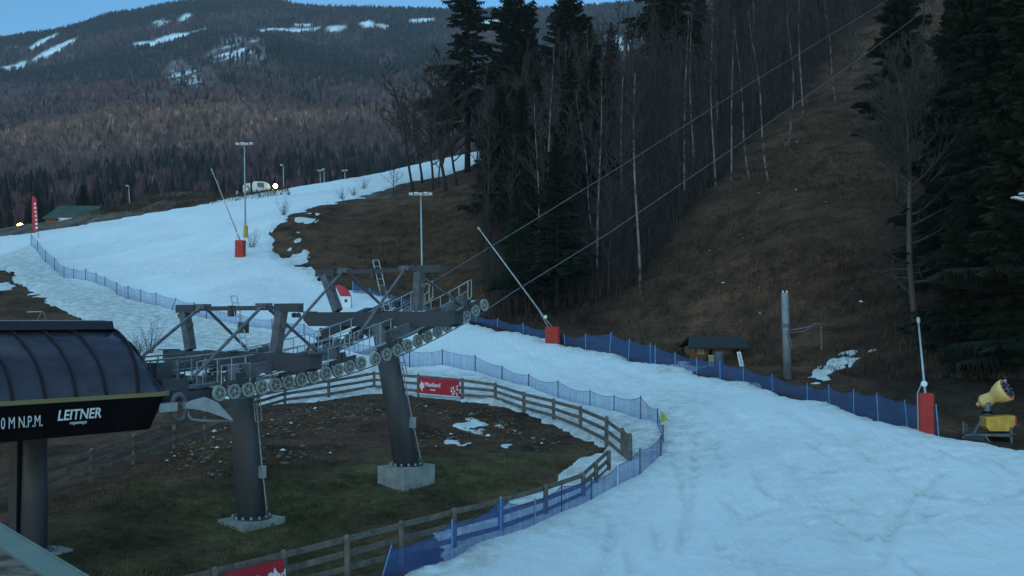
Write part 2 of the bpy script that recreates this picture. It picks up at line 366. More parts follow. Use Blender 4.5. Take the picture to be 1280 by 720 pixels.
# grooves left by skis and the groomer
TRK = [[(943,592),(950,612),(962,628),(985,636),(1020,643),(1060,648),(1100,653)],[(890,558),(900,575),(905,590)],[(845,580),(850,600),(858,640)],[(870,560),(868,600),(860,650),(850,700)],[(1180,600),(1140,630),(1110,680),(1100,720)],[(900,720),(935,708)],
  [(700,470),(790,500),(880,560),(930,640),(950,720)],[(760,460),(860,500),(960,560),(1040,640),(1080,720)],[(640,440),(760,480),(850,530)],[(980,520),(1060,560),(1150,620),(1200,700)]]
_r = random.Random(12); track_tone = np.zeros(len(gx))
NT0 = len(TRK)
for _ in range(34):
    u_, v_ = _r.uniform(760,1270), _r.uniform(560,715)
    if u_ < 830: v_ = _r.uniform(640,715)
    a_ = _r.uniform(-.6,.8) if u_ > 900 else _r.uniform(1.0,1.7); l_ = _r.uniform(15,70); TRK.append([(u_,v_),(u_+math.cos(a_)*l_*.5,v_+math.sin(a_)*l_*.35+3),(u_+math.cos(a_+.2)*l_,v_+math.sin(a_)*l_*.7)])
for i, t in enumerate(TRK):
    pts = [g2(*q) for q in t]; near = line_d(gx, gy, pts); fine_ = i < 6 or i >= NT0; wv = .15 if fine_ else .4; track_tone = np.maximum(track_tone, np.exp(-(near/(wv*1.3))**2)*(.30 if fine_ else .12))  # snow colour also goes darker along each groove
    snow_z = snow_z-np.exp(-(near/wv)**2)*(.11 if fine_ else .06)+np.exp(-((near-wv*2)/wv)**2)*.03
snow_z += (fbm(gx, gy, 1.6, 3, 21)-.5)*.065*np.clip(sd/2,0,1)*np.clip(gy/50,.5,1.5)
# tint
def region(poly, soft=2.0): return np.clip(poly_sd(gx, gy, poly)/soft+.5, 0, 1)[:,None]
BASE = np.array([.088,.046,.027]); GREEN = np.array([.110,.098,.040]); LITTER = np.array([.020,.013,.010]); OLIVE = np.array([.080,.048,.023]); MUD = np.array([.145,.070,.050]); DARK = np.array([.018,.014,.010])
tint = np.tile(BASE, (len(gx), 1))
hollow = [g2(*q) for q in [(-60,700),(60,640),(180,600),(300,575),(420,572),(520,570),(620,548),(740,570),(690,600),(560,668),(430,720)]] + [uy(300,28), uy(-60,26)]
k = region(hollow, 4.0)*np.clip(fbm(gx,gy,5,3,5)*2.2-.35,0,1)[:,None]; tint = tint*(1-k)+GREEN*k
bank = [g2(*q) for q in [(180,590),(220,545),(300,520),(420,500),(520,500),(620,510),(740,555),(700,575),(600,560),(500,575),(350,590),(260,600)]]
k = region(bank, 2.0)*.75; tint = tint*(1-k)+MUD*.62*k
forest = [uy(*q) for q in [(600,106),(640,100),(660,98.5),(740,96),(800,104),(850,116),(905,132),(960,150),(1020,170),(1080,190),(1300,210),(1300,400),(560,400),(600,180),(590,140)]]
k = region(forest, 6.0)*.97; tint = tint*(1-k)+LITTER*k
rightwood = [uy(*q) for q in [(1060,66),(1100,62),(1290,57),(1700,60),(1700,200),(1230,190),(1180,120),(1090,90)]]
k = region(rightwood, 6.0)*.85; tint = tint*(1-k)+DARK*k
olive = [g2(*q) for q in [(400,300),(500,260),(600,270),(640,330),(600,380),(470,340)]]
k = region(olive, 12)*.6; tint = tint*(1-k)+OLIVE*k
strip = (gy > 178) & (gx < -20); tint[strip] = np.array([.11,.085,.065])
nn = fbm(gx, gy, 14, 3, 13); tint *= (.65+.7*nn)[:,None]
def faces_of(mask2d=None):
    n = 700; idx = np.arange(520*700).reshape(520,700)
    q = np.stack([idx[:-1,:-1], idx[:-1,1:], idx[1:,1:], idx[1:,:-1]], -1).reshape(-1,4)
    if mask2d is not None: q = q[mask2d[q].any(1)]
    return q
def compact(v, f, attrs):
    used = np.unique(f); mp = np.full(len(v), -1); mp[used] = np.arange(len(used)); return v[used], mp[f], {k_: a[used] for k_, a in attrs.items()}
keep = (sd < 3.0)
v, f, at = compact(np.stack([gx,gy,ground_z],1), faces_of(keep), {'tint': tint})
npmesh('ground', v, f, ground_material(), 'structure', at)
netd = line_d(gx, gy, NETB)
slush = [g2(*q) for q in [(38,309),(80,350),(130,362),(213,391),(300,408),(420,440),(512,464),(594,470),(661,490),(737,515),(801,532),(822,540),(835,575),(790,585),(758,562),(692,530),(619,506),(523,500),(411,504),(290,515),(200,470),(100,410),(10,350),(-30,330)]]
ss = poly_sd(gx, gy, slush)
dirt = np.clip(ss/2+.4, 0, 1)*.80+np.clip(1-np.abs(sd)/2.5,0,1)*.8*(gy < 140)+.13
dirt += np.clip(1-netd/1.2,0,1)*.15
dirt = np.where(psd > -1.5, .7, dirt)
SN_M = snow_material()
dirt = dirt+track_tone+np.clip((fbm(gx,gy,9,4,77)-.52)*1.6,0,.20)+np.clip(1-line_d(gx,gy,[g2(*q) for q in [(560,712),(700,655),(820,600),(840,540),(826,500)]])/3.5,0,1)*.35
v, f, at = compact(np.stack([gx,gy,snow_z],1), faces_of(smask > -.25), {'dirt': np.clip(dirt,0,1)})
npmesh('ski_slope_snow', v, f, SN_M, 'structure', at)
def GZ(x, y, snow=None):
    return hz(x, y)
# ------------------------------------------------------------------ mountain
RU = np.array([-900,-300,-60,0,40,70,100,130,160,185,205,235,270,300,340,372,400,450,520,560,640,700,760,800,900,1100,1500,2200])
RV = np.array([90,70,56,50,44,40,31,21,17,12,8,4,0,-1,1,9,11,12,14,15,14,12,8,5,0,-10,-20,0])
YK = np.array([230,300,380,600,1000,1600,2500,2700,3300]); SK = np.array([-.55,-.3,-.05,.14,.38,.66,1.0,.96,.6])
def mount(u, Y):
    r = np.interp(u, RU, RV); s = np.interp(Y, YK, SK); vv = 282+(r-282)*s
    cy = (360-vv)/FPX; zz = CAMZ+(sp+cy*cp)/(cp-cy*sp)*Y
    x = (u-640)/FPX*Y
    amp = np.clip((Y-350)/600, 0, 1)*np.clip((2450-Y)/500, 0, 1)
    zz = zz+(fbm(x, Y, 260, 4, 31)-.5)*75*amp+(fbm(x, Y*.35, 120, 3, 41)-.5)*40*amp
    return x, zz
mr_, mc_ = 260, 620
my = np.exp(np.linspace(math.log(230), math.log(3300), mr_)); my = np.sort(np.append(my[:-1], 2500.0)); mu_ = np.linspace(-700, 1900, mc_)
MU, MY = np.meshgrid(mu_, my); mx_, mz_ = mount(MU.ravel(), MY.ravel())
mX, mY = mx_, MY.ravel()
def mp_(u, v):
    """mountain point on the sight line"""
    ys = np.linspace(330, 2600, 1500); d = ray(u, v); zt = CAMZ+d.z/d.y*ys; _, z = mount(np.full(1500, float(u)), ys)
    i = np.argmax(z > zt); i = i if z[i] > zt[i] else 1499
    return ((u-640)/FPX*ys[i], ys[i])
MP = [[mp_(*q) for q in P_] for P_ in [
  [(31,61),(45,51),(66,42),(67,46),(50,56),(33,64)],[(35,76),(55,63),(88,48),(91,52),(60,69),(38,77)],[(0,84),(10,84),(26,76),(28,80),(18,88),(0,89)],[(7,59),(15,58),(15,62),(8,62)],
  [(165,53),(190,51),(215,42),(252,37),(253,41),(220,47),(195,56),(168,57)],[(222,24),(230,17),(236,20),(228,26)],[(190,27),(208,27),(208,30),(190,30)],
  [(322,37.5),(370,36),(398,34.5),(398,36.5),(350,38.5),(323,39)],[(408,33),(428,32),(430,37),(410,38)],[(447,29),(460,26),(468,33),(455,33)],[(470,30),(486,32),(480,35)],[(512,24),(540,23),(542,27),(514,28)],[(366,30),(390,30),(384,33),(368,32)],
  [(590,26),(620,25),(640,30),(600,34)]]]
SP = [[mp_(*q) for q in P_] for P_ in [[(262,70),(285,52),(312,48),(322,60),(318,78),(290,84),(270,76)],[(205,98),(215,80),(250,85),(258,112),(225,110)],[(180,118),(200,116),(196,124)],[(740,50),(790,45),(790,66),(750,70)]]]
msd = np.max([poly_sd(mX, mY, q) for q in MP], axis=0)
ssd = np.max([poly_sd(mX, mY, q) for q in SP], axis=0)
spk = fbm(mX, mY, 22, 3, 51)
msnow = np.clip(msd/5+.8, 0, 1)
msnow = np.maximum(msnow, np.clip(ssd/30+.5,0,1)*np.clip((spk-.53)*9, 0, 1))
mt = np.tile(np.array([.10,.062,.058]), (len(mX),1)); mt = mt*(1-msnow[:,None])+np.array([.78,.8,.82])*msnow[:,None]
idx = np.arange(mr_*mc_).reshape(mr_, mc_); mf = np.stack([idx[:-1,:-1], idx[:-1,1:], idx[1:,1:], idx[1:,:-1]], -1).reshape(-1,4)
npmesh('mountain', np.stack([mX, mY, mz_],1), mf, attr_material('mountain soil and snow', ns=.02), 'structure', {'tint': mt})
# far woods on the mountain: conifers (cones) and bare crowns (ragged spindles)
def far_trees(name, n, ylo, yhi, seed, cl, fan=0):
    R = np.random.RandomState(seed)
    Y = np.sqrt(R.uniform(ylo**2, yhi**2, n)) if ylo > 0 else None
    u = R.uniform(-120, 1000 if ylo < 2300 else 1100, n)
    x, z = mount(u, Y)
    s = np.max([poly_sd(x, Y, q) for q in MP], axis=0)
    s2 = np.max([poly_sd(x, Y+38, q) for q in MP], axis=0)
    keepm = (s < -7) & (s2 < -3)
    ssp = np.max([poly_sd(x, Y, q) for q in SP], axis=0); keepm &= ~((ssp > -14) & (R.rand(n) < .90))
    zone = fbm(x, Y, 170, 3, 61)+fbm(x, Y, 60, 2, 71)*.35+cl(x, Y, z)
    con = (zone+R.normal(0,.15,n)) > .80
    x, Y, z, con, zone, u = x[keepm], Y[keepm], z[keepm], con[keepm], zone[keepm], u[keepm]
    n = len(x)
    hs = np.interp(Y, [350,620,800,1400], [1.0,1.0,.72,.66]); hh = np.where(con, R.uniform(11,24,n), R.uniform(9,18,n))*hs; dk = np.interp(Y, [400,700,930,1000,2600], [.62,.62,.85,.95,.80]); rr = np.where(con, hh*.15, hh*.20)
    ns = 6; a = np.arange(ns)/ns*2*math.pi
    # rings as fractions (height, radius)
    rc = np.array([[.06,.9],[.40,.75],[.42,.95],[1.0,.02]]); rc = np.array([[.05,1.],[.45,.52],[.47,.80],[1.0,.03]])
    rb = np.array([[.02,.15],[.42,1.],[.78,.8],[1.0,.12]])
    ring = np.where(con[:,None,None], rc[None], rb[None])  # n,4,2
    jit = R.uniform(.55,1.4,(n,4,ns)); zj = R.uniform(-.07,.07,(n,4,ns))
    vx = x[:,None,None]+np.cos(a)[None,None]*ring[...,1][...,None]*rr[:,None,None]*jit
    vy = Y[:,None,None]+np.sin(a)[None,None]*ring[...,1][...,None]*rr[:,None,None]*jit
    vz = z[:,None,None]+(ring[...,0][...,None]+zj)*hh[:,None,None]-1
    v = np.stack([vx,vy,vz],-1).reshape(-1,3)
    base = (np.arange(n)*4*ns)[:,None,None,None]
    f = []
    for r in range(3):
        for k in range(ns): f.append([r*ns+k, r*ns+(k+1)%ns, (r+1)*ns+(k+1)%ns, (r+1)*ns+k])
    f = (np.array(f)[None]+(np.arange(n)*4*ns)[:,None,None]).reshape(-1,4)
    c1 = np.array([.030,.030,.026]); c2 = np.array([.128,.068,.070])
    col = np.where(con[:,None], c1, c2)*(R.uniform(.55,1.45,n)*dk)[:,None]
    br = (R.rand(n) < .12) & ~con; col[br] = np.array([.15,.115,.10])
    col = np.repeat(col, 4*ns, 0)
    isb = np.repeat(~con, 3*ns) if fan else np.zeros(len(f), bool)
    f = f[~isb]
    f = np.concatenate([f[:,[0,1,2]], f[:,[0,2,3]]])
    if fan:
        bi = np.where(~con)[0]; nb_ = len(bi); K = fan
        aa = R.uniform(0,6.283,(nb_,K)); lean = R.uniform(.0,.42,(nb_,K))*hh[bi][:,None]; h0 = R.uniform(.0,.35,(nb_,K))*hh[bi][:,None]; L_ = R.uniform(.45,1.0,(nb_,K))*hh[bi][:,None]
        wd = .035*hh[bi][:,None]*R.uniform(.5,1.5,(nb_,K)); bx = x[bi][:,None]; by = Y[bi][:,None]; bz = z[bi][:,None]
        p0 = np.stack([bx-wd+lean*np.cos(aa)*.25, by+lean*np.sin(aa)*.25, bz+h0-.5+0*wd], -1); p1 = np.stack([bx+wd+lean*np.cos(aa)*.25, by+lean*np.sin(aa)*.25, bz+h0-.5+0*wd], -1)
        p2 = np.stack([bx+lean*np.cos(aa), by+lean*np.sin(aa), bz+np.maximum(L_, h0+.2)], -1)
        pm = np.stack([bx+lean*np.cos(aa)*.7+wd*2.2, by+lean*np.sin(aa)*.7, bz+h0*.4+np.maximum(L_, h0+.2)*.6], -1)
        vv = np.stack([p0,p1,pm,p2], 2).reshape(-1,3); o0 = len(v); nn_ = len(vv)//4; q4 = np.arange(nn_)[:,None]*4+o0
        v = np.concatenate([v, vv]); f = np.concatenate([f, q4+np.array([[0,1,2]]), q4+np.array([[0,2,3]])])
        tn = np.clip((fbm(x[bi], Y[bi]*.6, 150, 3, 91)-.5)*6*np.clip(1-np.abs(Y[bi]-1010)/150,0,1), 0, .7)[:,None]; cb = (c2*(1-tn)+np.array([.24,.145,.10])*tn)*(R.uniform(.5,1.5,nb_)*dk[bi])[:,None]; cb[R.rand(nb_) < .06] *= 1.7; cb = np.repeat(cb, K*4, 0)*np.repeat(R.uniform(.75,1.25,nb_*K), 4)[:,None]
        col = np.concatenate([col, cb])
    v, f, at_ = compact(v, f, {'tint': col})
    o = npmesh(name, v, f, FARM, 'stuff', at_, smooth=False)
    return o
FARM = attr_material('far foliage', ns=.35)
def hi(x, Y, z): return np.clip((Y-1500)/1100, -.16, .20)+np.where(Y < 840, .22, 0)
tag(far_trees('mountain_forest', 72000, 620, 2560, 11, hi, fan=9), 'purple brown and dark green woods covering the far mountain', 'forest')
tag(far_trees('ridge_forest', 5000, 2380, 2530, 12, lambda x,Y,z: .6), 'jagged line of dark conifers along the mountain ridge', 'forest')
# ------------------------------------------------------------------ tree makers (local coordinates)
def bent(p0, d, L, n, wob, up, rnd):
    pts = [Vector(p0)]; d = Vector(d).normalized()
    for i in range(n):
        d = (d+Vector((rnd.uniform(-wob,wob), rnd.uniform(-wob,wob), rnd.uniform(-wob,wob)+up))).normalized(); pts.append(pts[-1]+d*(L/n))
    return pts
def bare_tree(seed, Ht, r, lo=.3, nb=26, spread=.34, el=.9, wob=.10, lean=(0,0), sub=5, tw=4, curve=0, tk=.012, hi_=1.0):
    rnd = random.Random(seed); T = MB(); C = MB(); n = 12; pts = []
    ph = rnd.uniform(0,6)
    for i in range(n+1):
        t = i/n; pts.append(Vector((lean[0]*Ht*t+curve*Ht*t*t+math.sin(t*5+ph)*.10*wob*Ht*t, lean[1]*Ht*t+math.cos(t*4+ph)*.10*wob*Ht*t, Ht*t-.4*(i == 0))))
    rad = [r*(1.25 if i == 0 else 1)*(1-i/n)**.75+.012 for i in range(n+1)]
    T.tube(pts, rad, 7)
    def at(t):
        q = t*n; i = min(int(q), n-1); return pts[i].lerp(pts[i+1], q-i), rad[i]*(1-(q-i))+rad[i+1]*(q-i)
    for b in range(nb):
        t = lo+(hi_-lo)*(b+rnd.random())/nb*.98; q, rr = at(t); az = rnd.uniform(0, 6.283)
        L = Ht*spread*(1.05-t)**.7*rnd.uniform(.55,1.15); e = el*rnd.uniform(.6,1.25)
        d = Vector((math.cos(az)*math.cos(e), math.sin(az)*math.cos(e), math.sin(e)))
        bp = bent(q, d, L, 5, .16, .05, rnd); br = max(rr*.45, .02)
        C.tube(bp, [br*(1-.75*i/5)+.006+tk for i in range(6)], 4, False)
        for s_ in range(sub):
            k = rnd.randint(1, 5); q2 = bp[k]; dd = (bp[min(k+1,5)]-bp[k-1]).normalized()
            d2 = (dd+Vector((rnd.uniform(-1,1), rnd.uniform(-1,1), rnd.uniform(-.3,.9)))*.9).normalized(); L2 = L*rnd.uniform(.25,.5)
            b2 = bent(q2, d2, L2, 3, .2, .06, rnd); C.tube(b2, [br*.42+tk, br*.3+.004+tk, br*.2+.004+tk, .006+tk*.8], 3, False)
            for w in range(tw):
                q3 = b2[rnd.randint(1,3)]; d3 = (d2+Vector((rnd.uniform(-1,1), rnd.uniform(-1,1), rnd.uniform(-.4,.8)))*.9).normalized()
                C.tube([q3, q3+d3*L2*rnd.uniform(.3,.6)], [.011+tk*.9,.004+tk*.6], 3, False)
    return T, C
def spruce(seed, Ht, r, width=.2, lo=.06, dens=1.0, droop=.35, fine=4.2, bw=1.0):
    rnd = random.Random(seed); T = MB(); C = MB()
    T.tube([(0,0,-.4),(0,0,Ht*.3),(0,0,Ht*.7),(0,0,Ht)], [r*1.1, r*.75, r*.35, .02], 7)
    z = Ht*lo; k = 0
    while z < Ht*.985:
        t = z/Ht; Lm = (Ht*width*(1-t)**.8+.25)*rnd.uniform(.62,1.12); nbr = max(5, int((8+2*rnd.random())*dens))
        for b in range(nbr):
            az = 6.283*(b+rnd.random()*.7)/nbr+k*.7; L = Lm*rnd.uniform(.6,1.12)
            if rnd.random() < .16: continue
            e0 = .15+.5*t; n = 4; q = Vector((0,0,z+rnd.uniform(-.2,.2))); hd = Vector((math.cos(az), math.sin(az), 0)); pts = [q]
            for i in range(n):
                s_ = (i+.5)/n; dz = math.sin(e0)-droop*s_*1.5+(.35*s_*s_); q = q+hd*(L/n)+Vector((0,0,dz*L/n)); pts.append(q)
            C.cm = 1; C.tube(pts, [.035,.028,.02,.012,.006], 3, False); C.cm = 0
            side = Vector((-hd.y, hd.x, 0)); m = max(6, int(L*fine*dens)); 
            for j in range(m):
                s_ = (j+.4)/m; i = min(int(s_*n), n-1); q = pts[i].lerp(pts[i+1], s_*n-i); w = (.22+.75*math.sin(min(1, s_*1.15)*2.6))*L*.30+.10
                for sg in (-1,1):
                    tip = q+side*sg*w*rnd.uniform(.6,1.1)+hd*w*.55+Vector((0,0,-w*rnd.uniform(.15,.75)))
                    b0 = q-hd*.14*bw; b1 = q+hd*.16*bw; mid = (q+tip)/2+Vector((0,0,-.10-.3*w*rnd.random()))
                    C.add([b0, b1, tip, mid], [(0,1,2),(0,3,2)])
            C.add([pts[-1]+side*.12, pts[-1]-side*.12, pts[-1]+hd*.35-Vector((0,0,.05))], [(0,1,2)])
        z += (.30+.42*(1-t))*(.85+.3*rnd.random())/max(dens,.6)*(Ht/22)**.5; k += 1
    return T, C
def tree_proto(kind, seed, **kw):
    T, C = (spruce if kind == 'spruce' else bare_tree)(seed, **kw)
    tm = bpy.data.meshes.new('trunk'); tm.from_pydata(T.v, [], T.f); cm = bpy.data.meshes.new('crown'); cm.from_pydata(C.v, [], C.f)
    tm.polygons.foreach_set('use_smooth', [True]*len(tm.polygons))
    if kind == 'spruce':
        cm.materials.append(M['spruce']); cm.materials.append(M['needle_bare']); cm.polygons.foreach_set('material_index', C.m); tm.materials.append(M['bark'])
    else:
        tm.materials.append(M[kw_tr[kind]]); cm.materials.append(M[kw_cr[kind]])
    return tm, cm, kind
kw_tr = {'birch':'birch','bare':'bark','grey':'greybark'}; kw_cr = {'birch':'twig','bare':'twig','grey':'twig_pale'}
NAMES = {'spruce':('spruce_tree','spruce'),'birch':('birch_tree','birch'),'bare':('bare_tree','bare tree'),'grey':('bare_tree','bare tree')}
def plant(proto, x, y, sc=1.0, rz=0.0, label=None, group=None, sz=None, z=None):
    tm, cm, kind = proto; nm, cat = NAMES[kind]
    e = thing(nm, label, cat, (x, y, (hz(x, y) if z is None else z)-.1), group, rz); e.scale = (sc, sc, sz or sc)
    a = bpy.data.objects.new('trunk', tm); COL.objects.link(a); a.parent = e
    b = bpy.data.objects.new('crown', cm); COL.objects.link(b); b.parent = e
    return e
SPR = [tree_proto('spruce', 1, Ht=24, r=.30, width=.25, lo=.03), tree_proto('spruce', 2, Ht=22, r=.28, width=.27, lo=.03), tree_proto('spruce', 3, Ht=26, r=.32, width=.24, lo=.20, dens=.85, droop=.60)]
SPRL = [tree_proto('spruce', 5, Ht=18, r=.2, width=.17, dens=.65, lo=.04)]
BIR = [tree_proto('birch', 11, Ht=20, r=.11, lo=.42, nb=20, spread=.20, el=1.05, sub=4, tw=3, lean=(.02,0)), tree_proto('birch', 12, Ht=21, r=.10, lo=.5, nb=18, spread=.18, el=1.1, sub=4, tw=3, lean=(-.03,.0), wob=.2), tree_proto('birch', 13, Ht=19, r=.10, lo=.35, nb=20, spread=.22, el=1.0, sub=4, tw=3, lean=(-.10,0), curve=.05)]
BIR += [tree_proto('birch', 14, Ht=20, r=.10, lo=.4, nb=18, spread=.20, el=1.1, sub=4, tw=3, lean=(.12,0), curve=-.10, wob=.4), tree_proto('birch', 15, Ht=18, r=.09, lo=.45, nb=16, spread=.25, el=1.2, sub=4, tw=3, lean=(-.22,.0), curve=.16, wob=.5)]
BAR = [tree_proto('bare', 21, Ht=17, r=.17, lo=.25, nb=22, spread=.30, el=.85, wob=.3), tree_proto('bare', 22, Ht=16, r=.16, lo=.3, nb=22, spread=.27, el=.95, wob=.3), tree_proto('bare', 23, Ht=18, r=.15, lo=.35, nb=20, spread=.22, el=1.0, wob=.2), tree_proto('bare', 24, Ht=15, r=.14, lo=.18, nb=24, spread=.34, el=.7, wob=.4)]
# woods behind the mast: big spruces by the piste, each with its own label
def at_uY(u, Y): q = S(u, Y); return q.x, q.y
for (u, Y, pr, sc, rz, lab) in [
  (584,200,2,1.75,.3,'tallest dark spruce beside the snow at the top of the brown mound'),
  (643,205,0,1.60,1.2,'dark spruce in the middle of the three behind the brown mound'),
  (712,190,1,1.38,2.2,'dark conical spruce on the right of the three, bare birches behind it'),
  (672,188,0,.62,4.0,'small spruce between the two right-hand big spruces above the mound'),
  (838,196,2,1.5,.9,'black spruce at the top edge among birches in the hillside wood'),
  (628,165,1,.60,.2,'squat dark spruce low on the right end of the brown mound'),
  (662,214,1,1.15,1.9,'spruce standing close behind the middle big spruce'),(738,200,0,.8,1.1,'spruce half hidden at the right side of the right-hand big spruce'),(765,214,2,.6,5.1,'small distant spruce right of the big spruces where the mountain shows'),
  (626,152,1,.80,.3,'lower dark spruce at the left end of the black thicket above the orange padding'),(652,138,0,.78,1.6,'dense dark spruce in the black thicket above the orange padding'),(684,129,1,.72,2.9,'spruce standing forward at the foot of the black thicket'),(712,142,2,.80,4.4,'dark spruce near the lower rope in the black thicket'),(742,150,0,.75,.9,'spruce at the right end of the black thicket between bare trunks'),
  (905,240,0,.7,.2,'distant spruce at the top of the hillside wood behind pale birches')]:
    x, y = at_uY(u, Y); plant(SPR[pr], x, y, sc, rz, lab)
SPN = [tree_proto('spruce', 31, Ht=24, r=.30, width=.22, lo=.02, fine=11, bw=.55, droop=.5), tree_proto('spruce', 32, Ht=22, r=.28, width=.24, lo=.02, fine=11, bw=.55, droop=.65), tree_proto('spruce', 33, Ht=26, r=.32, width=.20, lo=.03, fine=11, bw=.55, droop=.45)]
for (u, Y, pr, sc, rz, lab) in [
  (1128,128,0,1.0,.4,'wide green spruce standing behind the pale branching tree'),
  (1255,74,1,1.15,2.0,'dark spruce directly behind the yellow snow cannon'),
  (1215,86,0,1.1,3.1,'very dark spruce behind the gap between red padded pole and snow cannon'),
  (1300,66,2,1.1,1.0,'near black spruce at the right edge beside the snow cannon'),
  (1290,100,0,1.25,5.0,'tall dark spruce high at the right edge of the hillside'),
  (1195,100,2,.8,.7,'dark spruce just right of the pale branching tree'),
  (1240,128,1,1.3,4.1,'tall spruce near the top right corner above the snow cannon'),
  (1330,80,1,1.2,2.4,'spruce cut by the right edge behind the floodlight heads'),
  (1165,84,1,.40,2.4,'short young spruce at the foot of the pale branching tree'),
  (1196,70,0,.42,1.4,'small spruce close behind the red padded pole')]:
    x, y = at_uY(u, Y); plant(SPN[pr], x, y, sc, rz, lab)
# prominent birches on the hillside (trunk foot in the survey picture)
BL = [(855,262,0,1.15,'birch whose pale dashed trunk stands alone left of the open slope'),(895,243,1,1.1,'tall straight birch with fine pale trunk above the upper edge of the meadow'),(938,226,2,1.0,'birch leaning left with a curved pale foot beside another curved birch'),
 (962,230,2,1.12,'birch with the most strongly curved pale trunk at the meadow corner'),(914,236,0,1.05,'birch with a thin forked trunk between two straighter birches'),(1004,150,1,1.0,'single pale birch above the meadow near the top edge'),
 (742,297,2,.95,'thin pale birch leaning left in the dark wood, foot near the upper rope'),(801,365,1,1.25,'straight grey trunk standing forward at the dark wood edge'),(684,340,0,1.2,'grey trunk low in the dark wood behind the long lance pole'),
 (735,190,1,1.0,'white stemmed birch next to the right-hand big spruce'),(868,215,1,1.1,'birch with pale trunk half hidden behind the front birches'),(1046,130,2,.9,'birch bending left over the top of the open slope'),(776,250,0,1.1,'faint pale birch in the middle of the dark wood'),(985,185,0,.9,'slender birch on the upper meadow edge between two curved ones')]
for i_, (u, v, pr, sc, lab) in enumerate(BL):
    pr = {2:4,3:4,9:3,11:4,6:4,13:3}.get(i_, pr)
    q = G(u, v); plant(BIR[pr], q.x, q.y, sc, random.uniform(-.3,.3), lab)
# wood on the hillside, individuals of one kind
rnd = random.Random(5); cnt = 0; placed = []
ulist = []
while cnt < 285:
    u = rnd.uniform(600, 1330); Y = rnd.uniform(104, 262); x = (u-640)/FPX*Y
    if not (np.asarray(poly_sd(np.array([x]), np.array([Y]), forest))[0] > 1): continue
    if u < 820 and rnd.random() < .15: continue
    if any((x-a)**2+(Y-b)**2 < 3.6 for a, b in placed): continue
    placed.append((x, Y)); cnt += 1
    far = Y > 190
    if rnd.random() < (.13 if u > 720 else .05): plant(BIR[rnd.randrange(3)], x, Y, rnd.uniform(.75,1.1), rnd.uniform(0,6), 'one of the faint pale birch stems deep in the dark hillside wood', 'birches deep in the hillside wood')
    elif rnd.random() < (.16 if u < 760 else .035): plant(SPR[rnd.randrange(3)], x, Y, rnd.uniform(.45,.85), rnd.uniform(0,6), 'one of the dark spruces scattered among bare trees in the hillside wood', 'spruces scattered in the hillside wood')
    else: plant(BAR[rnd.randrange(4)], x, Y, rnd.uniform(.75,1.2), rnd.uniform(0,6), 'one of the bare dark trees crowding the hillside wood', 'bare trees of the hillside wood')
k_ = 0
GREY = [tree_proto('grey', 41, Ht=15, r=.13, lo=.18, nb=26, spread=.34, el=.75, wob=.4, tk=.016), tree_proto('grey', 42, Ht=14, r=.12, lo=.12, nb=26, spread=.30, el=.6, wob=.5, tk=.016)]
while k_ < 30:
    u = rnd.uniform(1050, 1235); Y = rnd.uniform(100, 195); x = (u-640)/FPX*Y
    if u < 1120 and Y < 135: continue
    k_ += 1; plant(GREY[k_ % 2] if k_ % 3 else BAR[k_ % 4], x, Y, rnd.uniform(.6,1.0), rnd.uniform(0,6), 'one of the loose bare trees high on the slope behind the pale branching tree', 'loose bare trees high on the right slope')
# row of bare trees by the snow left of the spruces
BARW = [tree_proto('bare', 61, Ht=17, r=.20, lo=.16, nb=24, spread=.42, el=.62, wob=.6, tk=.026, lean=(-.12,0), sub=6, tw=5), tree_proto('bare', 62, Ht=18, r=.19, lo=.2, nb=24, spread=.36, el=.8, wob=.5, tk=.024, lean=(-.2,0), sub=6, tw=4), tree_proto('bare', 63, Ht=15, r=.17, lo=.22, nb=22, spread=.38, el=.75, wob=.6, tk=.024, sub=6, tw=4)]
for i, (u, v, pr, sc) in enumerate([(492,243,3,.50),(517,239,1,1.25),(541,238,2,1.3),(558,240,3,1.45),(572,234,0,1.2),(548,232,1,.9),(606,226,2,1.0),(627,222,1,1.1),(596,238,0,.85),(528,228,0,1.15)]):
    q = G(u, v)
    lab = ['low crooked bare bush tree standing at the snow edge left of the row','leftmost tall bare tree of the row at the snow edge','slim bare tree second from the left in the row by the snow','bare tree with big arms leaning left beside the tallest spruce','bare tree with wide low crown under the tallest spruce','small bare tree squeezed inside the row by the snow','bare tree just right of the tallest spruce trunk','bare tree between the tallest and the middle spruce','short bare tree at the foot of the tallest spruce','bare tree in the back of the row by the snow'][i]
    plant(BARW[i % 3] if i in (1,2,3,4,5,9) else BAR[pr], q.x, q.y, sc*.95, (0,.2,.1,-.2,.3,2.6,7,8,9,.4)[i], lab)
# pale branching tree on the right
T, C = bare_tree(77, Ht=18.5, r=.25, lo=.50, tk=.004, nb=40, spread=.48, el=.85, wob=.45, sub=10, tw=8, lean=(-.07,0))
T_, C_ = bare_tree(77, Ht=18.5, r=.25, lo=.14, hi_=.5, tk=.002, nb=15, spread=.26, el=.14, wob=.45, sub=4, tw=4, lean=(-.07,0)); C.add(C_.v, C_.f)
q = S(1146, 76); e = thing('bare_tree', 'big bare tree with pale grey trunk and spreading branches right of the thick grey pole', 'bare tree', (q.x, q.y, q.z-.1))
obj('trunk', T, M['greybark'], e, world=False, smooth=True); obj('crown', C, M['twig_pale'], e, world=False)
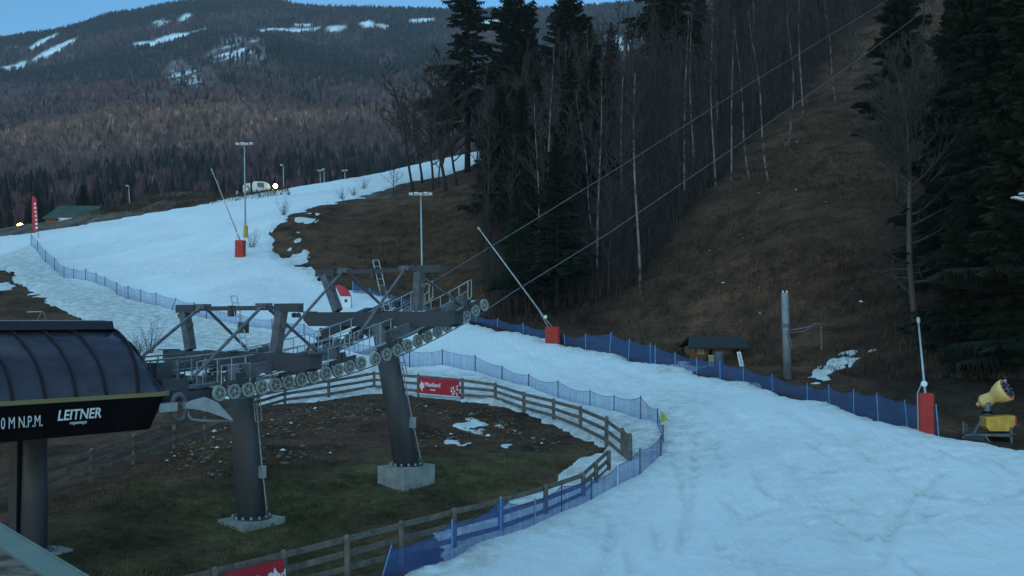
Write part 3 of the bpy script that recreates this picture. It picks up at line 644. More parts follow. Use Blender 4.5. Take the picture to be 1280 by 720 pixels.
# wood beyond the crest of the piste
rnd = random.Random(9)
for i in range(36):
    u = rnd.uniform(-40, 560); Y = rnd.uniform(270, 420)
    if 60 < u < 125: Y = rnd.uniform(300, 420)
    x = (u-640)/FPX*Y; _, z = mount(np.array([u]), np.array([Y])); z = float(z[0])
    plant(SPRL[0] if i % 4 else SPR[i % 3], x, Y, rnd.uniform(.55,1.0), rnd.uniform(0,6), 'one of the dark conifers in the valley wood beyond the piste crest', 'conifers beyond the piste crest', z=z)
for i in range(95):
    u = rnd.uniform(-40, 600); Y = rnd.uniform(265, 560)
    x = (u-640)/FPX*Y; _, z = mount(np.array([u]), np.array([Y])); z = float(z[0])
    plant(BAR[i % 4], x, Y, rnd.uniform(.7,1.2), rnd.uniform(0,6), 'one of the bare purple brown trees in the valley wood beyond the piste crest', 'bare trees beyond the piste crest', z=z)
tag(far_trees('valley_wood', 3800, 380, 640, 14, lambda x,Y,z: .06, fan=26), 'mixed dark wood at the foot of the mountain', 'forest')
# brush and dead grass (nobody could count it)
def tufts(name, n, sampler, hlo, hhi, wid, mt_, label, blades=5, seed=3):
    R = random.Random(seed); V = []; F = []
    xs = []; ys = []
    for i in range(n): x, y = sampler(R); xs.append(x); ys.append(y)
    zs = H(xs, ys)
    for x, y, z in zip(xs, ys, zs):
        for b in range(blades):
            a = R.uniform(0,6.283); h = R.uniform(hlo,hhi); w = wid*R.uniform(.6,1.4); bx = x+R.uniform(-.25,.25); by = y+R.uniform(-.25,.25)
            o = len(V); dx = math.cos(a); dy = math.sin(a); l = R.uniform(.1,.7)*h
            V += [(bx-dx*w, by-dy*w, z-.05), (bx+dx*w, by+dy*w, z-.05), (bx-dy*l, by+dx*l, z+h)]; F.append((o,o+1,o+2))
    o = npmesh(name, np.array(V), np.array(F), mt_, 'stuff', smooth=False); tag(o, label, 'undergrowth'); return o
M['drygrass'] = mat('dry grass', (.17,.11,.06), .95, 0, (.06,.055,.024), .35, thr=(.38,.6), spec=.05)
HOLL = [g2(*q) for q in [(-40,690),(60,620),(180,590),(230,550),(330,520),(420,507),(520,505),(610,512),(690,540),(740,565),(690,595),(560,660),(430,715)]]+[uy(250,29)]
hx0, hx1 = min(p[0] for p in HOLL), max(p[0] for p in HOLL); hy0, hy1 = min(p[1] for p in HOLL), max(p[1] for p in HOLL)
def in_poly(R, poly, bb):
    while True:
        x = R.uniform(bb[0],bb[1]); y = R.uniform(bb[2],bb[3])
        if poly_sd(np.array([x]), np.array([y]), poly)[0] > .3: return x, y
tufts('grass', 7000, lambda R: in_poly(R, HOLL, (hx0,hx1,hy0,hy1)), .03, .10, .022, M['drygrass'], 'short mixed green and dead grass in the fenced hollow under the lift')
MEAD = [uy(*q) for q in [(640,100),(760,90),(870,80),(980,72),(1080,66),(1200,64),(1300,62),(1300,150),(1180,170),(1020,165),(900,128),(800,110),(700,103),(600,110),(620,160),(560,180),(480,165),(420,140),(500,120)]]
mx0, mx1 = min(p[0] for p in MEAD), max(p[0] for p in MEAD); my0, my1 = min(p[1] for p in MEAD), max(p[1] for p in MEAD)
def smp(R):
    while True:
        u = R.uniform(380,1330); Y = 62+120*R.random()**1.3; x = (u-640)/FPX*Y
        if poly_sd(np.array([x]), np.array([Y]), MEAD)[0] > .8: return x, Y
tufts('undergrowth', 17000, smp, .1, .6, .035, M['brush'], 'dead brown brush and scrub on the bare hillside', seed=6)
def smp3(R):
    u = R.uniform(100,360); Y = R.uniform(188,224); return (u-640)/FPX*Y, Y
tufts('crest_scrub', 2600, smp3, .2, 1.1, .06, M['brush'], 'brown scrub on the earth bank beyond the crest of the piste', seed=18)
def smp2(R):
    while True:
        u = R.uniform(600,1330); Y = 104+130*R.random(); x = (u-640)/FPX*Y
        if poly_sd(np.array([x]), np.array([Y]), forest)[0] > .8: return x, Y
tufts('forest_undergrowth', 9000, smp2, .6, 3.6, .05, M['twig'], 'thin saplings and brush filling the floor of the hillside wood', blades=7, seed=8)
# small bare bushes on the snow
def bush(u, v, h, seed, label):
    q = G(u, v); rn = random.Random(seed); mb = MB()
    for i in range(26):
        a = rn.uniform(0,6.28); e = rn.uniform(.8,1.5); d = Vector((math.cos(a)*math.cos(e), math.sin(a)*math.cos(e), math.sin(e)))
        p_ = bent(q+Vector((rn.uniform(-.2,.2),rn.uniform(-.2,.2),-.1)), d, h*rn.uniform(.5,1), 4, .12, .03, rn); mb.tube(p_, [.02,.015,.012,.009,.005], 3, False)
        for j in range(4):
            k = rn.randint(1,4); mb.tube([p_[k], p_[k]+Vector((rn.uniform(-.4,.4),rn.uniform(-.4,.4),rn.uniform(0,.6)))*h*.35], [.009,.004], 3, False)
    off = [(a[0]-q.x, a[1]-q.y, a[2]-q.z) for a in mb.v]; mb.v = off
    o = obj('bare_bush', mb, M['twig']); o.location = q; tag(o, label, 'bush')
def stones(name, n, poly, lo_, hi_, mt_, label, seed):
    R = random.Random(seed); bb = (min(a[0] for a in poly), max(a[0] for a in poly), min(a[1] for a in poly), max(a[1] for a in poly)); mb = MB(); pts = [in_poly(R, poly, bb) for _ in range(n)]; zs = H([a[0] for a in pts], [a[1] for a in pts])
    for (x, y), z in zip(pts, zs):
        s = lo_*(hi_/lo_)**(R.random()**2.2); o_ = Vector((x,y,z)); vs = [o_+Vector((R.uniform(.6,1)*s*math.cos(a), R.uniform(.6,1)*s*math.sin(a), R.uniform(-.05,.25)*s)) for a in (0,1.25,2.5,3.8,5.0)]+[o_+Vector((R.uniform(-.2,.2)*s, 0, R.uniform(.35,.7)*s))]
        mb.add(vs, [(i, (i+1)%5, 5) for i in range(5)])
    o = obj(name, mb, mt_); tag(o, label, 'rubble', kind='stuff'); return o
BNK = [g2(*q_) for q_ in [(185,588),(222,552),(300,522),(420,505),(520,502),(610,514),(720,552),(690,572),(600,560),(480,560),(350,585),(260,600)]]
stones('rubble', 1500, BNK, .04, .22, mat('grey brown stones', (.20,.13,.10), .95, 0, (.08,.05,.04), .8), 'scattered stones and clods on the brown bank inside the fence', 41)
stones('snow_crumbs', 70, BNK, .05, .20, SN_M, 'small white crumbs of leftover snow on the bank', 42)
DEB = [g2(*q_) for q_ in [(300,512),(411,499),(523,497),(619,505),(725,545),(745,560),(735,572),(640,528),(560,512),(420,514),(310,528)]]
stones('fence_debris', 900, DEB, .04, .2, mat('dark clods', (.10,.06,.045), .95, 0, (.05,.03,.025), .8), 'dark clods and litter along the foot of the far fence', 43)
MD2 = [uy(*q_) for q_ in [(820,86),(930,80),(1080,76),(1090,100),(1010,150),(940,120),(860,105)]]
stones('hill_snow_crumbs', 60, MD2, .06, .28, SN_M, 'tiny white scraps of old snow on the bare hillside', 44)
bush(186,446,3.4,1,'thin bare bush on dirty snow right of the station roof')
bush(172,442,1.9,2,'smaller bare bush left of the thin one by the station roof')
bush(355,270,3.2,3,'bare bush at the snow edge above the brown mound')
bush(314,312,3.4,4,'bare bush beside the yellow padded floodlight mast')
bush(427,250,2.6,5,'wispy bare bush near the top of the snow edge')
bush(442,246,2.2,6,'small wisp of a bush right of another on the upper snow edge')
bush(455,238,3.0,7,'bare twiggy sapling on the upper piste left of the tree row')
# ------------------------------------------------------------------ wooden fence
def htop(u, vt, p): return P(u, vt, p.y).z-p.z
FP = [(-75,626,662),(-15,604,640),(57,581,619),(114,561,600),(167,544,580),(218,524,560),(256,513,546),(290,503,530),(322,494,515),(356,483,506),(411,473,499),(467.5,466,489),(523,467.5,496),(578,471,501),(619,480.6,503),(655,491,516),(692,499,527),(725.5,509,541),(758,520,559),(778,529.6,576),(788,540,584)]
FN = [(761,563.6,596),(745.5,578,612),(729,593,629),(682,608,651),(626,621,674),(567.5,636,690),(502,653,707),(434,671,727),(355,689,748),(269,711,771),(180,732,795),(80,757,823)]
def fence(pts, label, panel=None):
    ps = [G(u, vb) for u, vt, vb in pts]; hs = [min(1.5, max(1.0, htop(u, vt, p))) for (u, vt, vb), p in zip(pts, ps)]
    for i in range(1, len(hs)-1): hs[i] = (hs[i-1]+2*hs[i]+hs[i+1])/4
    f = thing('wooden_fence', label, 'fence', tuple(ps[0]))
    for p, h in zip(ps, hs):
        mb = MB(); t = Vector((random.uniform(-.03,.03), random.uniform(-.03,.03), 0)); mb.tube([p-Vector((0,0,.3)), p+t*.5+Vector((0,0,h*.98)), p+t+Vector((0,0,h*1.03))], [.10,.095,.07], 8); obj('post', mb, M['wood'], f)
    for i in range(len(ps)-1):
        a, b = ps[i], ps[i+1]
        if (b-a).length > 12: continue
        d = (b-a).normalized(); n = Vector((d.y,-d.x,0))*.09
        if panel == i:
            mb = MB(); k = 7
            for j in range(k):
                q = a.lerp(b, (j+.5)/k); w = (b-a).length/k/2*.93; mb.box(q+n+Vector((0,0,hs[i]*.5)), (w, .015, hs[i]*.52-.01*(j%3)), (Vector((d.x,d.y,0)).normalized(), n.normalized(), Vector((0,0,1))))
            obj('board_panel', mb, M['wood'], f); continue
        for fr in (.27,.60,.92):
            mb = MB(); e = random.uniform(-.02,.02); mb.beam(a+n+Vector((0,0,hs[i]*fr+e))-d*.06, b+n+Vector((0,0,hs[i+1]*fr-e))+d*.06, .035, .18); obj('rail', mb, M['wood'], f)
    return ps, hs, f
FPS, FHS, _f = fence(FP, 'weathered post and rail fence curving round the far side of the grassy hollow', panel=19)
FNS, FNH, _f = fence(FN, 'weathered post and rail fence along the near side of the hollow behind blue netting')
# ------------------------------------------------------------------ text helper
def textmesh(name, body, o, xd, yd, size, m_, parent, shear=0.0, bold=0.0, align='LEFT', kx=1.0):
    cu = bpy.data.curves.new(name, 'FONT'); cu.body = body; cu.size = size; cu.shear = shear; cu.offset = bold; cu.align_x = align; cu.resolution_u = 3; cu.extrude = .004
    t = bpy.data.objects.new('tmp_text', cu); COL.objects.link(t); me = bpy.data.meshes.new_from_object(t); bpy.data.objects.remove(t)
    xd = Vector(xd).normalized(); yd = Vector(yd).normalized(); zd = xd.cross(yd).normalized(); o = Vector(o)-wloc(parent)
    for v in me.vertices: v.co = o+xd*v.co.x*kx+yd*v.co.y+zd*v.co.z
    me.materials.clear(); me.materials.append(m_); me.name = name
    ob = bpy.data.objects.new(name, me); COL.objects.link(ob); ob.parent = parent; return ob
UP = Vector((0,0,1))
def flatpoly(pts2, o, xd, yd, th, n):
    """flat shape with thickness: pts2 in plane"""
    k = len(pts2); mb = MB(); o = Vector(o); a = [o+xd*x+yd*y+n*th for x, y in pts2]; b = [o+xd*x+yd*y for x, y in pts2]
    mb.add(a+b, [tuple(range(k)), tuple(range(k,2*k))[::-1]]+[(i,(i+1)%k+0,(i+1)%k+k,i+k)[::-1] for i in range(k)]); return mb
M['signred'] = mat('faded red sheet', (.50,.02,.04), .5, 0, (.40,.015,.03), 1.3)
M['signink'] = mat('white print', (.78,.76,.76), .5, 0, (.66,.62,.62), 6)
def sign(a, b, h0, h1, label, arrow_left, name='direction_sign'):
    a = Vector(a); b = Vector(b); d = (b-a); L = d.length; xd = d.normalized(); n = xd.cross(UP).normalized()  # towards viewer when a is left
    if n.y > 0: n = -n
    t = thing(name, label, 'sign', tuple(a+UP*h0)); o = a+n*.16+UP*h0; hh = h1-h0; yd = UP
    mb = MB(); mb.box(o+xd*L/2+yd*hh/2, (L/2, .012, hh/2), (xd, n, UP)); obj('board', mb, M['signred'], t)
    mb = MB(); mb.box(o+xd*L/2+yd*.02+n*.014, (L/2, .008, .02), (xd, n, UP)); obj('lower_edge', mb, M['white'], t)
    o2 = o+n*.016
    ar = [(0,.50),(.23,.90),(.25,.72),(.40,.74),(.41,.36),(.28,.34),(.26,.06)]
    s = hh
    if arrow_left:
        obj('arrow', flatpoly([(x*s+.06, y*s*.8+.1*s) for x, y in ar], o2, xd, yd, .006, n), M['signink'], t)
        textmesh('lettering', 'Maxiland', o2+xd*(.52*s)+yd*(.50*s), xd, yd, .36*s, M['signink'], t, bold=.008, kx=1.0)
        textmesh('small_lettering', 'manna', o2+xd*(.95*s)+yd*(.26*s), xd, yd, .17*s, M['signink'], t, bold=.004)
        # abstract round emblem at the right end of the sheet
        mb = MB(); r_ = random.Random(4)
        for k in range(16):
            q = o2+xd*(L-.36*s+r_.uniform(-.28,.28)*s)+yd*(.42*s+r_.uniform(-.36,.34)*s); mb.box(q+n*.001*k, (.035*s*r_.uniform(.5,1.6), .001, .05*s*r_.uniform(.5,1.6)), (xd, n, UP))
        obj('emblem', mb, M['signink'], t)
        mb = MB(); mb.lathe(o2+xd*(L-.36*s)+yd*(.42*s), n, [(0,.15*s),(.0005,.15*s)], 9); obj('emblem_centre', mb, M['brownwall'], t)
    else:
        obj('arrow', flatpoly([(L-(x*s+.10), y*s*.8+.12*s) for x, y in ar], o2, xd, yd, .006, n), M['signink'], t)
        textmesh('lettering', 'Maxiland', o2+xd*(.42*L)+yd*(.48*s), xd, yd, .36*s, M['signink'], t, bold=.008, kx=.85)
    return t
xd = (FPS[13]-FPS[12]).normalized()
sign(FPS[12]+xd*.18, FPS[13]-xd*.12, .22, FHS[12]*.88, 'red Maxiland direction sign with white arrow pointing left on the far fence', True)
xd = (FNS[8]-FNS[9]).normalized()
sign(FNS[9]+xd*.22, FNS[8]-xd*.12, .12, FNH[9]*.90, 'red sign with white arrow cut by the bottom edge on the near fence', False)
# ------------------------------------------------------------------ safety nets
def net(pts, label, netm, polem, sag=.16, name='safety_net', polemats=None, pdrop=.0):
    """pts: (top point, base point)"""
    t = thing(name, label, 'safety net', tuple(pts[0][1])); r_ = random.Random(len(pts)); V = []; F = []; NC, NRW = 8, 5
    V = []; o = 0
    for i in range(len(pts)-1):
        (ta, ba), (tb, bb) = pts[i], pts[i+1]; d = (bb-ba); nn = Vector((d.y,-d.x,0)).normalized() if d.length > .01 else Vector((0,1,0)); sg = sag*r_.uniform(.5,1.5)*min(1, d.length/2); bl = r_.uniform(-.12,.12)
        grid = []
        for c in range(NC+1):
            s = c/NC; tp = ta.lerp(tb, s)-UP*sg*4*s*(1-s)-UP*.05; bt = ba.lerp(bb, s); bt.z = hz(bt.x, bt.y)-.05+pdrop
            for r in range(NRW+1):
                q = bt.lerp(tp, r/NRW)+nn*(bl*math.sin(math.pi*s)*math.sin(math.pi*r/NRW)+.02*math.sin(9*s+3*r)); grid.append(q)
        o = len(V); V += grid
        F += [(o+c*(NRW+1)+r, o+(c+1)*(NRW+1)+r, o+(c+1)*(NRW+1)+r+1, o+c*(NRW+1)+r+1) for c in range(NC) for r in range(NRW)]
    mb = MB(); mb.add(V, F); obj('netting', mb, netm, t, smooth=True)
    mb = MB()
    for i in range(len(pts)-1):
        o = i*(NC+1)*(NRW+1); line = [Vector(V[o+c*(NRW+1)+NRW]) for c in range(NC+1)]; mb.tube(line, .014, 3, False)
    obj('edge_rope', mb, M['pole_dark'], t)
    for i, (tp, ba) in enumerate(pts):
        mb = MB(); d = (tp-ba).normalized(); mb.tube([ba-d*.25, tp+d*.04], .026 if ba.y < 70 else .042, 5); obj('pole', mb, M[polemats[i]] if polemats else polem, t)
    return t
def tb(u, vt, vb, ut=None, h=None):
    b = G(u, vb); top = P(ut if ut is not None else u, vt, b.y); hh = top.z-b.z; hh = h or min(2.0, max(1.0, hh)); k = top-b; top = b+Vector((k.x, 0, hh)); return top, b
BK = [(39,291,309),(47,298,318),(57,313,331),(68,322,341),(80,333,350),(92,336,351),(107,336,353),(120,341,357),(131,346,361),(146,353,372),(160,357,377),(176,362,381),(195,366,385),(213,373,391,220),(240,378,397,243),(258,384,402),(300,392,410),(340,399,416),(380,405,422),(430,424,441),(470,432,452),(512,437.5,464),(553,437,461),(594,444.5,469),(627.5,457.5,480),(661,468,488),(697.5,475.5,503),(737.5,487.5,514),(767.5,494,520),(801,495,531),(822,511,537)]
net([tb(*q) for q in BK], 'long pale blue safety net sweeping from the far left down behind the lift', M['netfar'], M['pole_dark'])
NK = [(822,513,540),(829,532,560),(826,545,578),(800,561,601),(772,580,616),(739,598,634),(702,606,650),(669,624,666),(626,622,681),(565,651,704),(477,683,724,489)]
net([tb(*q) for q in NK], 'bright blue safety net along the near fence at the foot of the piste', M['netnear'], M['pole_dark'], polemats=['pole_dark','pole_dark','pole_dark','pole_dark','white','pole_dark','pole_dark','pole_blue','pole_blue','pole_blue','pole_blue'])
q = G(826,536); mb = MB(); mb.add([q+UP*.35+Vector((0,.0,0)), q+UP*.95, q+UP*.45+Vector((.42,.1,0)), q+UP*.38+Vector((.4,.12,0)), q+UP*.35+Vector((0,.04,0)), q+UP*.95+Vector((0,.04,0)), q+UP*.45+Vector((.42,.14,0))],[(0,1,2),(4,6,5),(0,2,6,4),(1,5,6,2),(0,4,5,1)])
o = obj('corner_flag', mb, M['lime'], None); tag(o, 'small lime green triangular flag on the corner of the blue nets', 'flag')
EU = [440,480,520,590,654,707,761,819,871,929,1009,1096,1171,1200]; EY = [120,117,112,105.5,96.5,90.5,84.5,78.5,73.5,68.5,61.5,55.3,51.8,51.5]
def tr(u, vt, lean=0):
    Y = float(np.interp(u, EU, EY))+.1; b = S(u, Y); b.z -= .5; top = P(u+lean, vt, Y); return top, b
RK = [(441,352),(462,360),(490,368),(525,378),(560,388),(595,394),(622,398),(654,404),(682,411),(707,418,-2),(732,417.5),(761,416,3),(785,424,2),(813,430),(819,432),(844,441),(871,447.5),(900,452),(929,457.5),(965,468),(1009,480),(1036,482),(1066,487,1),(1097,492,-1),(1134,501,-3),(1173,506,-3)]
net([tr(*q) for q in RK], 'dark blue safety net running along the right edge of the piste below the wood', M['netblue'], M['pole_blue'], pdrop=-.3)
# ------------------------------------------------------------------ lance snow guns with padding
def lance(u, vb, vt, wpx, tip, Y, label, dy=0, skew=0):
    b = S(u, Y); w = wpx*Y/FPX; top = P(u, vt, Y); h = top.z-b.z; t = thing('snow_lance', label, 'snow lance', tuple(b))
    mb = MB(); k = w/2; sec = [(-k,-k),(k,-k),(k,k),(-k,k)]; bev = .12*w
    ring = []
    for x, y in [(-k+bev,-k),(k-bev,-k),(k,-k+bev),(k,k-bev),(k-bev,k),(-k+bev,k),(-k,k-bev),(-k,-k+bev)]: ring.append((x,y))
    zs = [-.4, h*.33-.015, h*.33, h*.33+.015, h*.66-.015, h*.66, h*.66+.015, h-.04, h]; sc = [1,1,.965,1,1,.965,1,1,.9]
    vs = [b+Vector((x*s+skew*z/h, y*s, z)) for z, s in zip(zs, sc) for x, y in ring]; n = 8; m = len(zs)
    mb.add(vs, [(i*n+j, i*n+(j+1)%n, (i+1)*n+(j+1)%n, (i+1)*n+j) for i in range(m-1) for j in range(n)]+[tuple((m-1)*n+j for j in range(n))]); obj('padding', mb, M['red'], t)
    a = b+Vector((skew*.9,0,h-.1)); e = P(tip[0], tip[1], Y+dy); L = (e-a).length; d = (e-a).normalized()
    mb = MB(); mb.tube([a, a+d*L*.5, e], [.075 if Y > 70 else .06,.06 if Y > 70 else .05,.045], 8); obj('mast', mb, M['galv'], t, smooth=True)
    mb = MB(); mb.lathe(e-d*.1, d, [(0,.05),(.1,.09),(.28,.09),(.36,.05)], 10); obj('nozzle_head', mb, M['galv'], t)
    s0 = a+Vector((-.35,0,-.1)); mb = MB(); mb.tube([s0+Vector((0,0,-h+.2)), s0+Vector((-.02,0,.2)), a+d*L*.22], .03, 5); obj('support_strut', mb, M['galv'], t)
    mb = MB(); c = a+d*L*.08+Vector((-.10,-.12,.25)); mb.lathe(c, (0,-1,.1), [(0,.14),(.1,.15),(.14,.09)], 12); obj('gauge', mb, M['white'], t)
    return t
lance(300, 320, 300.5, 11.5, (265,213), 135, 'long snow lance leaning left from red padding on the upper piste')
lance(690.5, 429, 408.5, 18, (599.5,287), 90.9, 'long snow lance leaning left from orange red padding below the wood')
lance(1155.5, 545, 491.5, 17, (1148,402), 52.2, 'upright snow lance on tall red padding at the right end of the net', dy=2.5)
# ------------------------------------------------------------------ floodlight masts
def mast(u, vb, vt, Y, wpx, label, pad=None, ut=None, heads=4, rot=0, grp=None, b=None):
    b = b or S(u, Y); e = P(ut if ut is not None else u, vt, b.y); t = thing('floodlight_mast', label, 'floodlight', tuple(b), grp)
    H_ = (e-b).length; mb = MB(); mb.tube([b-UP*.3, b.lerp(e,.5), e], [.14,.10,.07], 8); obj('pole', mb, M['galv'], t, smooth=True)
    w = wpx*Y/FPX/2
    if wpx > 12:
        mb = MB(); mb.beam(e-Vector((w*.8,0,0)), e+Vector((w*.8,0,0)), .08, .08); obj('crossarm', mb, M['galv'], t)
    for i in range(heads):
        x = -w+2*w*(i+.5)/heads if heads > 1 else -w
        c = e+Vector((x, -.18+.3*(i%2), .10+.10*(i%2))); mb = MB(); k = w/heads*.85 if heads > 1 else .25
        mb.box(c, (k, .22, .05), (Vector((1,0,0)), Vector((0,.95,-.3)), Vector((0,.3,.95)))); mb.box(c+Vector((0,.05,-.08)), (k*.7,.12,.04)); obj('lamp_head', mb, M['white'], t)
    if pad:
        mb = MB(); h = pad; mb.lathe(b, UP, [(0,.30),(h*.95,.30),(h,.24)], 12); obj('padding', mb, M['yelpad'], t, smooth=False)
    return t
bq = G(307,299.5); mast(307, 299, 181, bq.y, 22, 'floodlight mast with yellow padded foot beside the red box on the upper piste', pad=1.9, ut=305.5, b=bq)
bq = G(528.5,387); mast(528.5, 386, 244, bq.y, 30, 'floodlight mast with yellow foot in front of the brown mound behind the lift', pad=1.6, ut=526, heads=5, b=bq)
for u, vt, Y, w, hd, lab in [(354,207,214,4,1,'street lamp with one head right of the white piste machine'),(400,214,232,7,2,'small twin headed lamp left of its neighbour on the crest'),(405,212,236,1,1,'bare thin pole beside the small twin headed lamp'),(431,214,230,8,2,'rightmost small twin headed lamp behind the crest'),(161,233,205,3,1,'lone thin lamp post on the brown strip far left')]:
    t = mast(u, 0, vt, Y, w, lab, heads=hd); t.name = 'street_lamp'; t['category'] = 'street lamp'
b = S(1296, 60); t = thing('floodlight_mast', 'floodlight heads poking in at the right edge in front of black spruces', 'floodlight', tuple(b)); e = P(1296, 246, 60)
mb = MB(); mb.tube([b-UP*.3, e], [.14,.08], 8); obj('pole', mb, M['galv'], t)
mb = MB(); mb.beam(e-Vector((1.2,0,0)), e+Vector((1.0,0,0)), .07, .07); obj('crossarm', mb, M['galv'], t)
for x, dz in ((-1.05,-.1),(-.62,.12),(.3,0)):
    mb = MB(); mb.box(e+Vector((x,-.1,dz-.02)), (.34,.2,.045), (Vector((.97,0,-.22)), Vector((0,1,0)), Vector((.22,0,.97)))); obj('lamp_head', mb, M['white'], t)
# ------------------------------------------------------------------ fan snow gun
Yg = 53.2; gb = S(1236, Yg); t = thing('snow_cannon', 'yellow fan snow cannon on a metal platform at the right edge of the piste', 'snow cannon', (gb.x, gb.y, gb.z))
def pg(u, v, dy=0): return P(u, v, Yg+dy)
back = pg(1229, 503, .35); front = pg(1251, 491, -.25); ax = (front-back).normalized(); L = (front-back).length
mb = MB(); mb.lathe(back, ax, [(-.16,.10),(-.12,.24),(0,.33),(.10,.36),(.32,.31),(.50,.29),(.62,.32),(.78,.43),(L+.10,.53),(L+.32,.55),(L+.34,.50)], 26); obj('fan_housing', mb, M['cream'], t, smooth=True)
mb = MB(); c = back+ax*(L+.345)
mb.lathe(c-ax*.02, ax, [(0,.50),(.03,.50),(.035,.46)], 26); obj('nozzle_ring', mb, M['redcloth'], t)
mb = MB(); mb.lathe(c+ax*.016, ax, [(0,.42),(.01,.42)], 24); obj('fan_opening', mb, M['black'], t)
nx = ax.cross(UP).normalized(); ny = nx.cross(ax)
for k in range(14):
    a = k/14*6.283; q = c+ax*.02+nx*math.cos(a)*.44+ny*math.sin(a)*.44; mb = MB(); mb.lathe(q, ax, [(0,.028),(.04,.02)], 6); obj('nozzle', mb, M['galv'], t)
mb = MB()
for k in range(4):
    a = k/4*3.1416; v_ = nx*math.cos(a)+ny*math.sin(a); mb.beam(c+ax*.03-v_*.40, c+ax*.03+v_*.40, .03, .015, ax)
mb.lathe(c+ax*.03, ax, [(0,.12),(.03,.08)], 10); obj('guard_grille', mb, M['steel'], t)
mb = MB(); mb.lathe(pg(1224,505,.4), ax, [(-.1,.10),(.1,.14),(.2,.08)], 12); obj('motor_cap', mb, M['cream'], t)
mb = MB(); mb.lathe(pg(1256.5,477,-.2), UP, [(-.25,.03),(0,.03),(.02,.07),(.10,.07)], 8); obj('beacon', mb, M['galv'], t)
mb = MB(); mb.tube([pg(1234,518), pg(1234,508), pg(1236,502)], [.17,.14,.12], 10); obj('swivel_neck', mb, M['steel'], t)
mb = MB(); mb.lathe(pg(1234,516.5), UP, [(0,.24),(.10,.24)], 16); obj('turntable', mb, M['black'], t)

A_ = pg(1229,520.5); B_ = pg(1265,538)
mb = MB(); w_ = (B_.x-A_.x); h_ = (A_.z-B_.z); ring = [(0,0),(w_,.06),(w_,-h_*.55),(w_*.82,-h_),(w_*.12,-h_),(0,-h_*.7)]
mb = flatpoly(ring, Vector((A_.x, Yg-.35, A_.z)), Vector((1,0,0)), UP, -.75, Vector((0,-1,0))); obj('cabinet', mb, M['yellow'], t)
mb = MB(); mb.box(Vector((B_.x-.02, Yg-.05, A_.z-.22)), (.09,.30,.20)); obj('tail_lamp', mb, M['red'], t)
mb = MB()
for a, b_ in [((1204,527),(1204,558)),((1264,534),(1264,566)),((1203,543.5),(1266,544.5)),((1216,543),(1229,521)),((1232,546),(1239,556))]: mb.beam(pg(a[0],a[1],-.4), pg(b_[0],b_[1],-.4), .09, .09)
for a, b_ in [((1208,530),(1208,556)),((1262,536),(1262,560)),((1204,541),(1264,542))]: mb.beam(pg(a[0],a[1],.9), pg(b_[0],b_[1],.9), .08, .08)
mb.beam(pg(1204,543.5,-.4), pg(1206,541,.9), .07,.07); mb.beam(pg(1264,544.5,-.4), pg(1262,542,.9), .07,.07); obj('frame', mb, M['steel'], t)
mb = MB(); mb.box(pg(1218,549.5,-.36), (.52,.015,.28)); obj('side_panel', mb, M['steel_dark'], t)
mb = MB(); mb.box(pg(1234,541,.2), (1.15,.6,.03)); obj('platform', mb, M['steel_dark'], t)
# ------------------------------------------------------------------ concrete pole with pipe arm
b = S(984, 69.5); t = thing('utility_pole', 'thick pale grey pole with a side pipe arm standing behind the blue net', 'pole', tuple(b)); e = P(981, 366, 69.5)
mb = MB(); mb.tube([b-UP*.3, b.lerp(e,.55), e], [.27,.24,.22], 14); obj('shaft', mb, M['polegrey'], t, smooth=True)
j = b.lerp(e,.62); mb = MB(); mb.lathe(j-UP*.12, UP, [(0,.27),(.24,.27)], 14); obj('clamp', mb, M['steel'], t)
mb = MB(); q1 = P(1014,408,69.3); q2 = P(1025,405,69.3); q3 = P(1027,438,69.3); mb.tube([P(984,413,69.3), P(1000,411,69.3), q1, P(1018,404.5,69.3), q2, P(1026.5,409,69.3), q3], .05, 6); mb.tube([P(984,416,69.3), P(1005,414.5,69.3), q1], .04, 5); obj('pipe_arm', mb, M['steel'], t)
mb = MB(); mb.tube([P(985,414,69.2), P(990,433,69.2)], .05, 6); obj('strut', mb, M['steel'], t)
for du in (-2.3,2.3):
    mb = MB(); mb.lathe(e+Vector((du*.05,0,0)), UP, [(0,.05),(.10,.05),(.14,.02)], 8); obj('insulator', mb, M['white'], t)
# ------------------------------------------------------------------ hut
Yh = 82; zb = S(895, Yh).z; hl = P(865, 434, Yh); hr = P(925, 434, Yh); wx = (hr.x-hl.x); cx = (hr.x+hl.x)/2; et = hl.z
t = thing('wooden_hut', 'small dark wooden hut with overhanging roof behind the blue net at the wood edge', 'hut', (cx, Yh, zb))
mb = MB(); th = .08; hh = (et-zb+.3)/2; zc = (et+zb-.3)/2
dl = 1.6
mb.box((hl.x+.62, Yh+.1, zc), (.62,.06,hh)); mb.box((cx+.25, Yh+.1, zc), (.5,.06,hh)); mb.box((hl.x, Yh+dl, zc), (.06,dl-.02,hh)); mb.box((hr.x, Yh+dl, zc), (.06,dl-.02,hh)); mb.box((cx, Yh+2*dl, zc), (wx/2,.06,hh)); obj('wall', mb, M['brownwall'], t)
mb = MB(); mb.box((hr.x-.55, Yh+.16, zc), (.5,.04,hh)); obj('open_hatch', mb, M['darkroof'], t)
mb = MB(); mb.box((hr.x-.95, Yh+.08, zc-.1), (.36,.03,hh*.92)); obj('door', mb, M['brownwall'], t); 
rz_ = P(880, 421, Yh).z; r0 = P(858,434,Yh).x; r1 = P(936,434,Yh).x
mb = MB(); ym = Yh+dl; ye = Yh-.7; 
vs = [(r0,ye,et),(r1,ye,et),(r1-.45,ym,rz_+.06),(r0+.45,ym,rz_+.06),(r0,Yh+2*dl+.7,et),(r1,Yh+2*dl+.7,et)]; vs += [(a,b_,c-.12) for a,b_,c in vs]
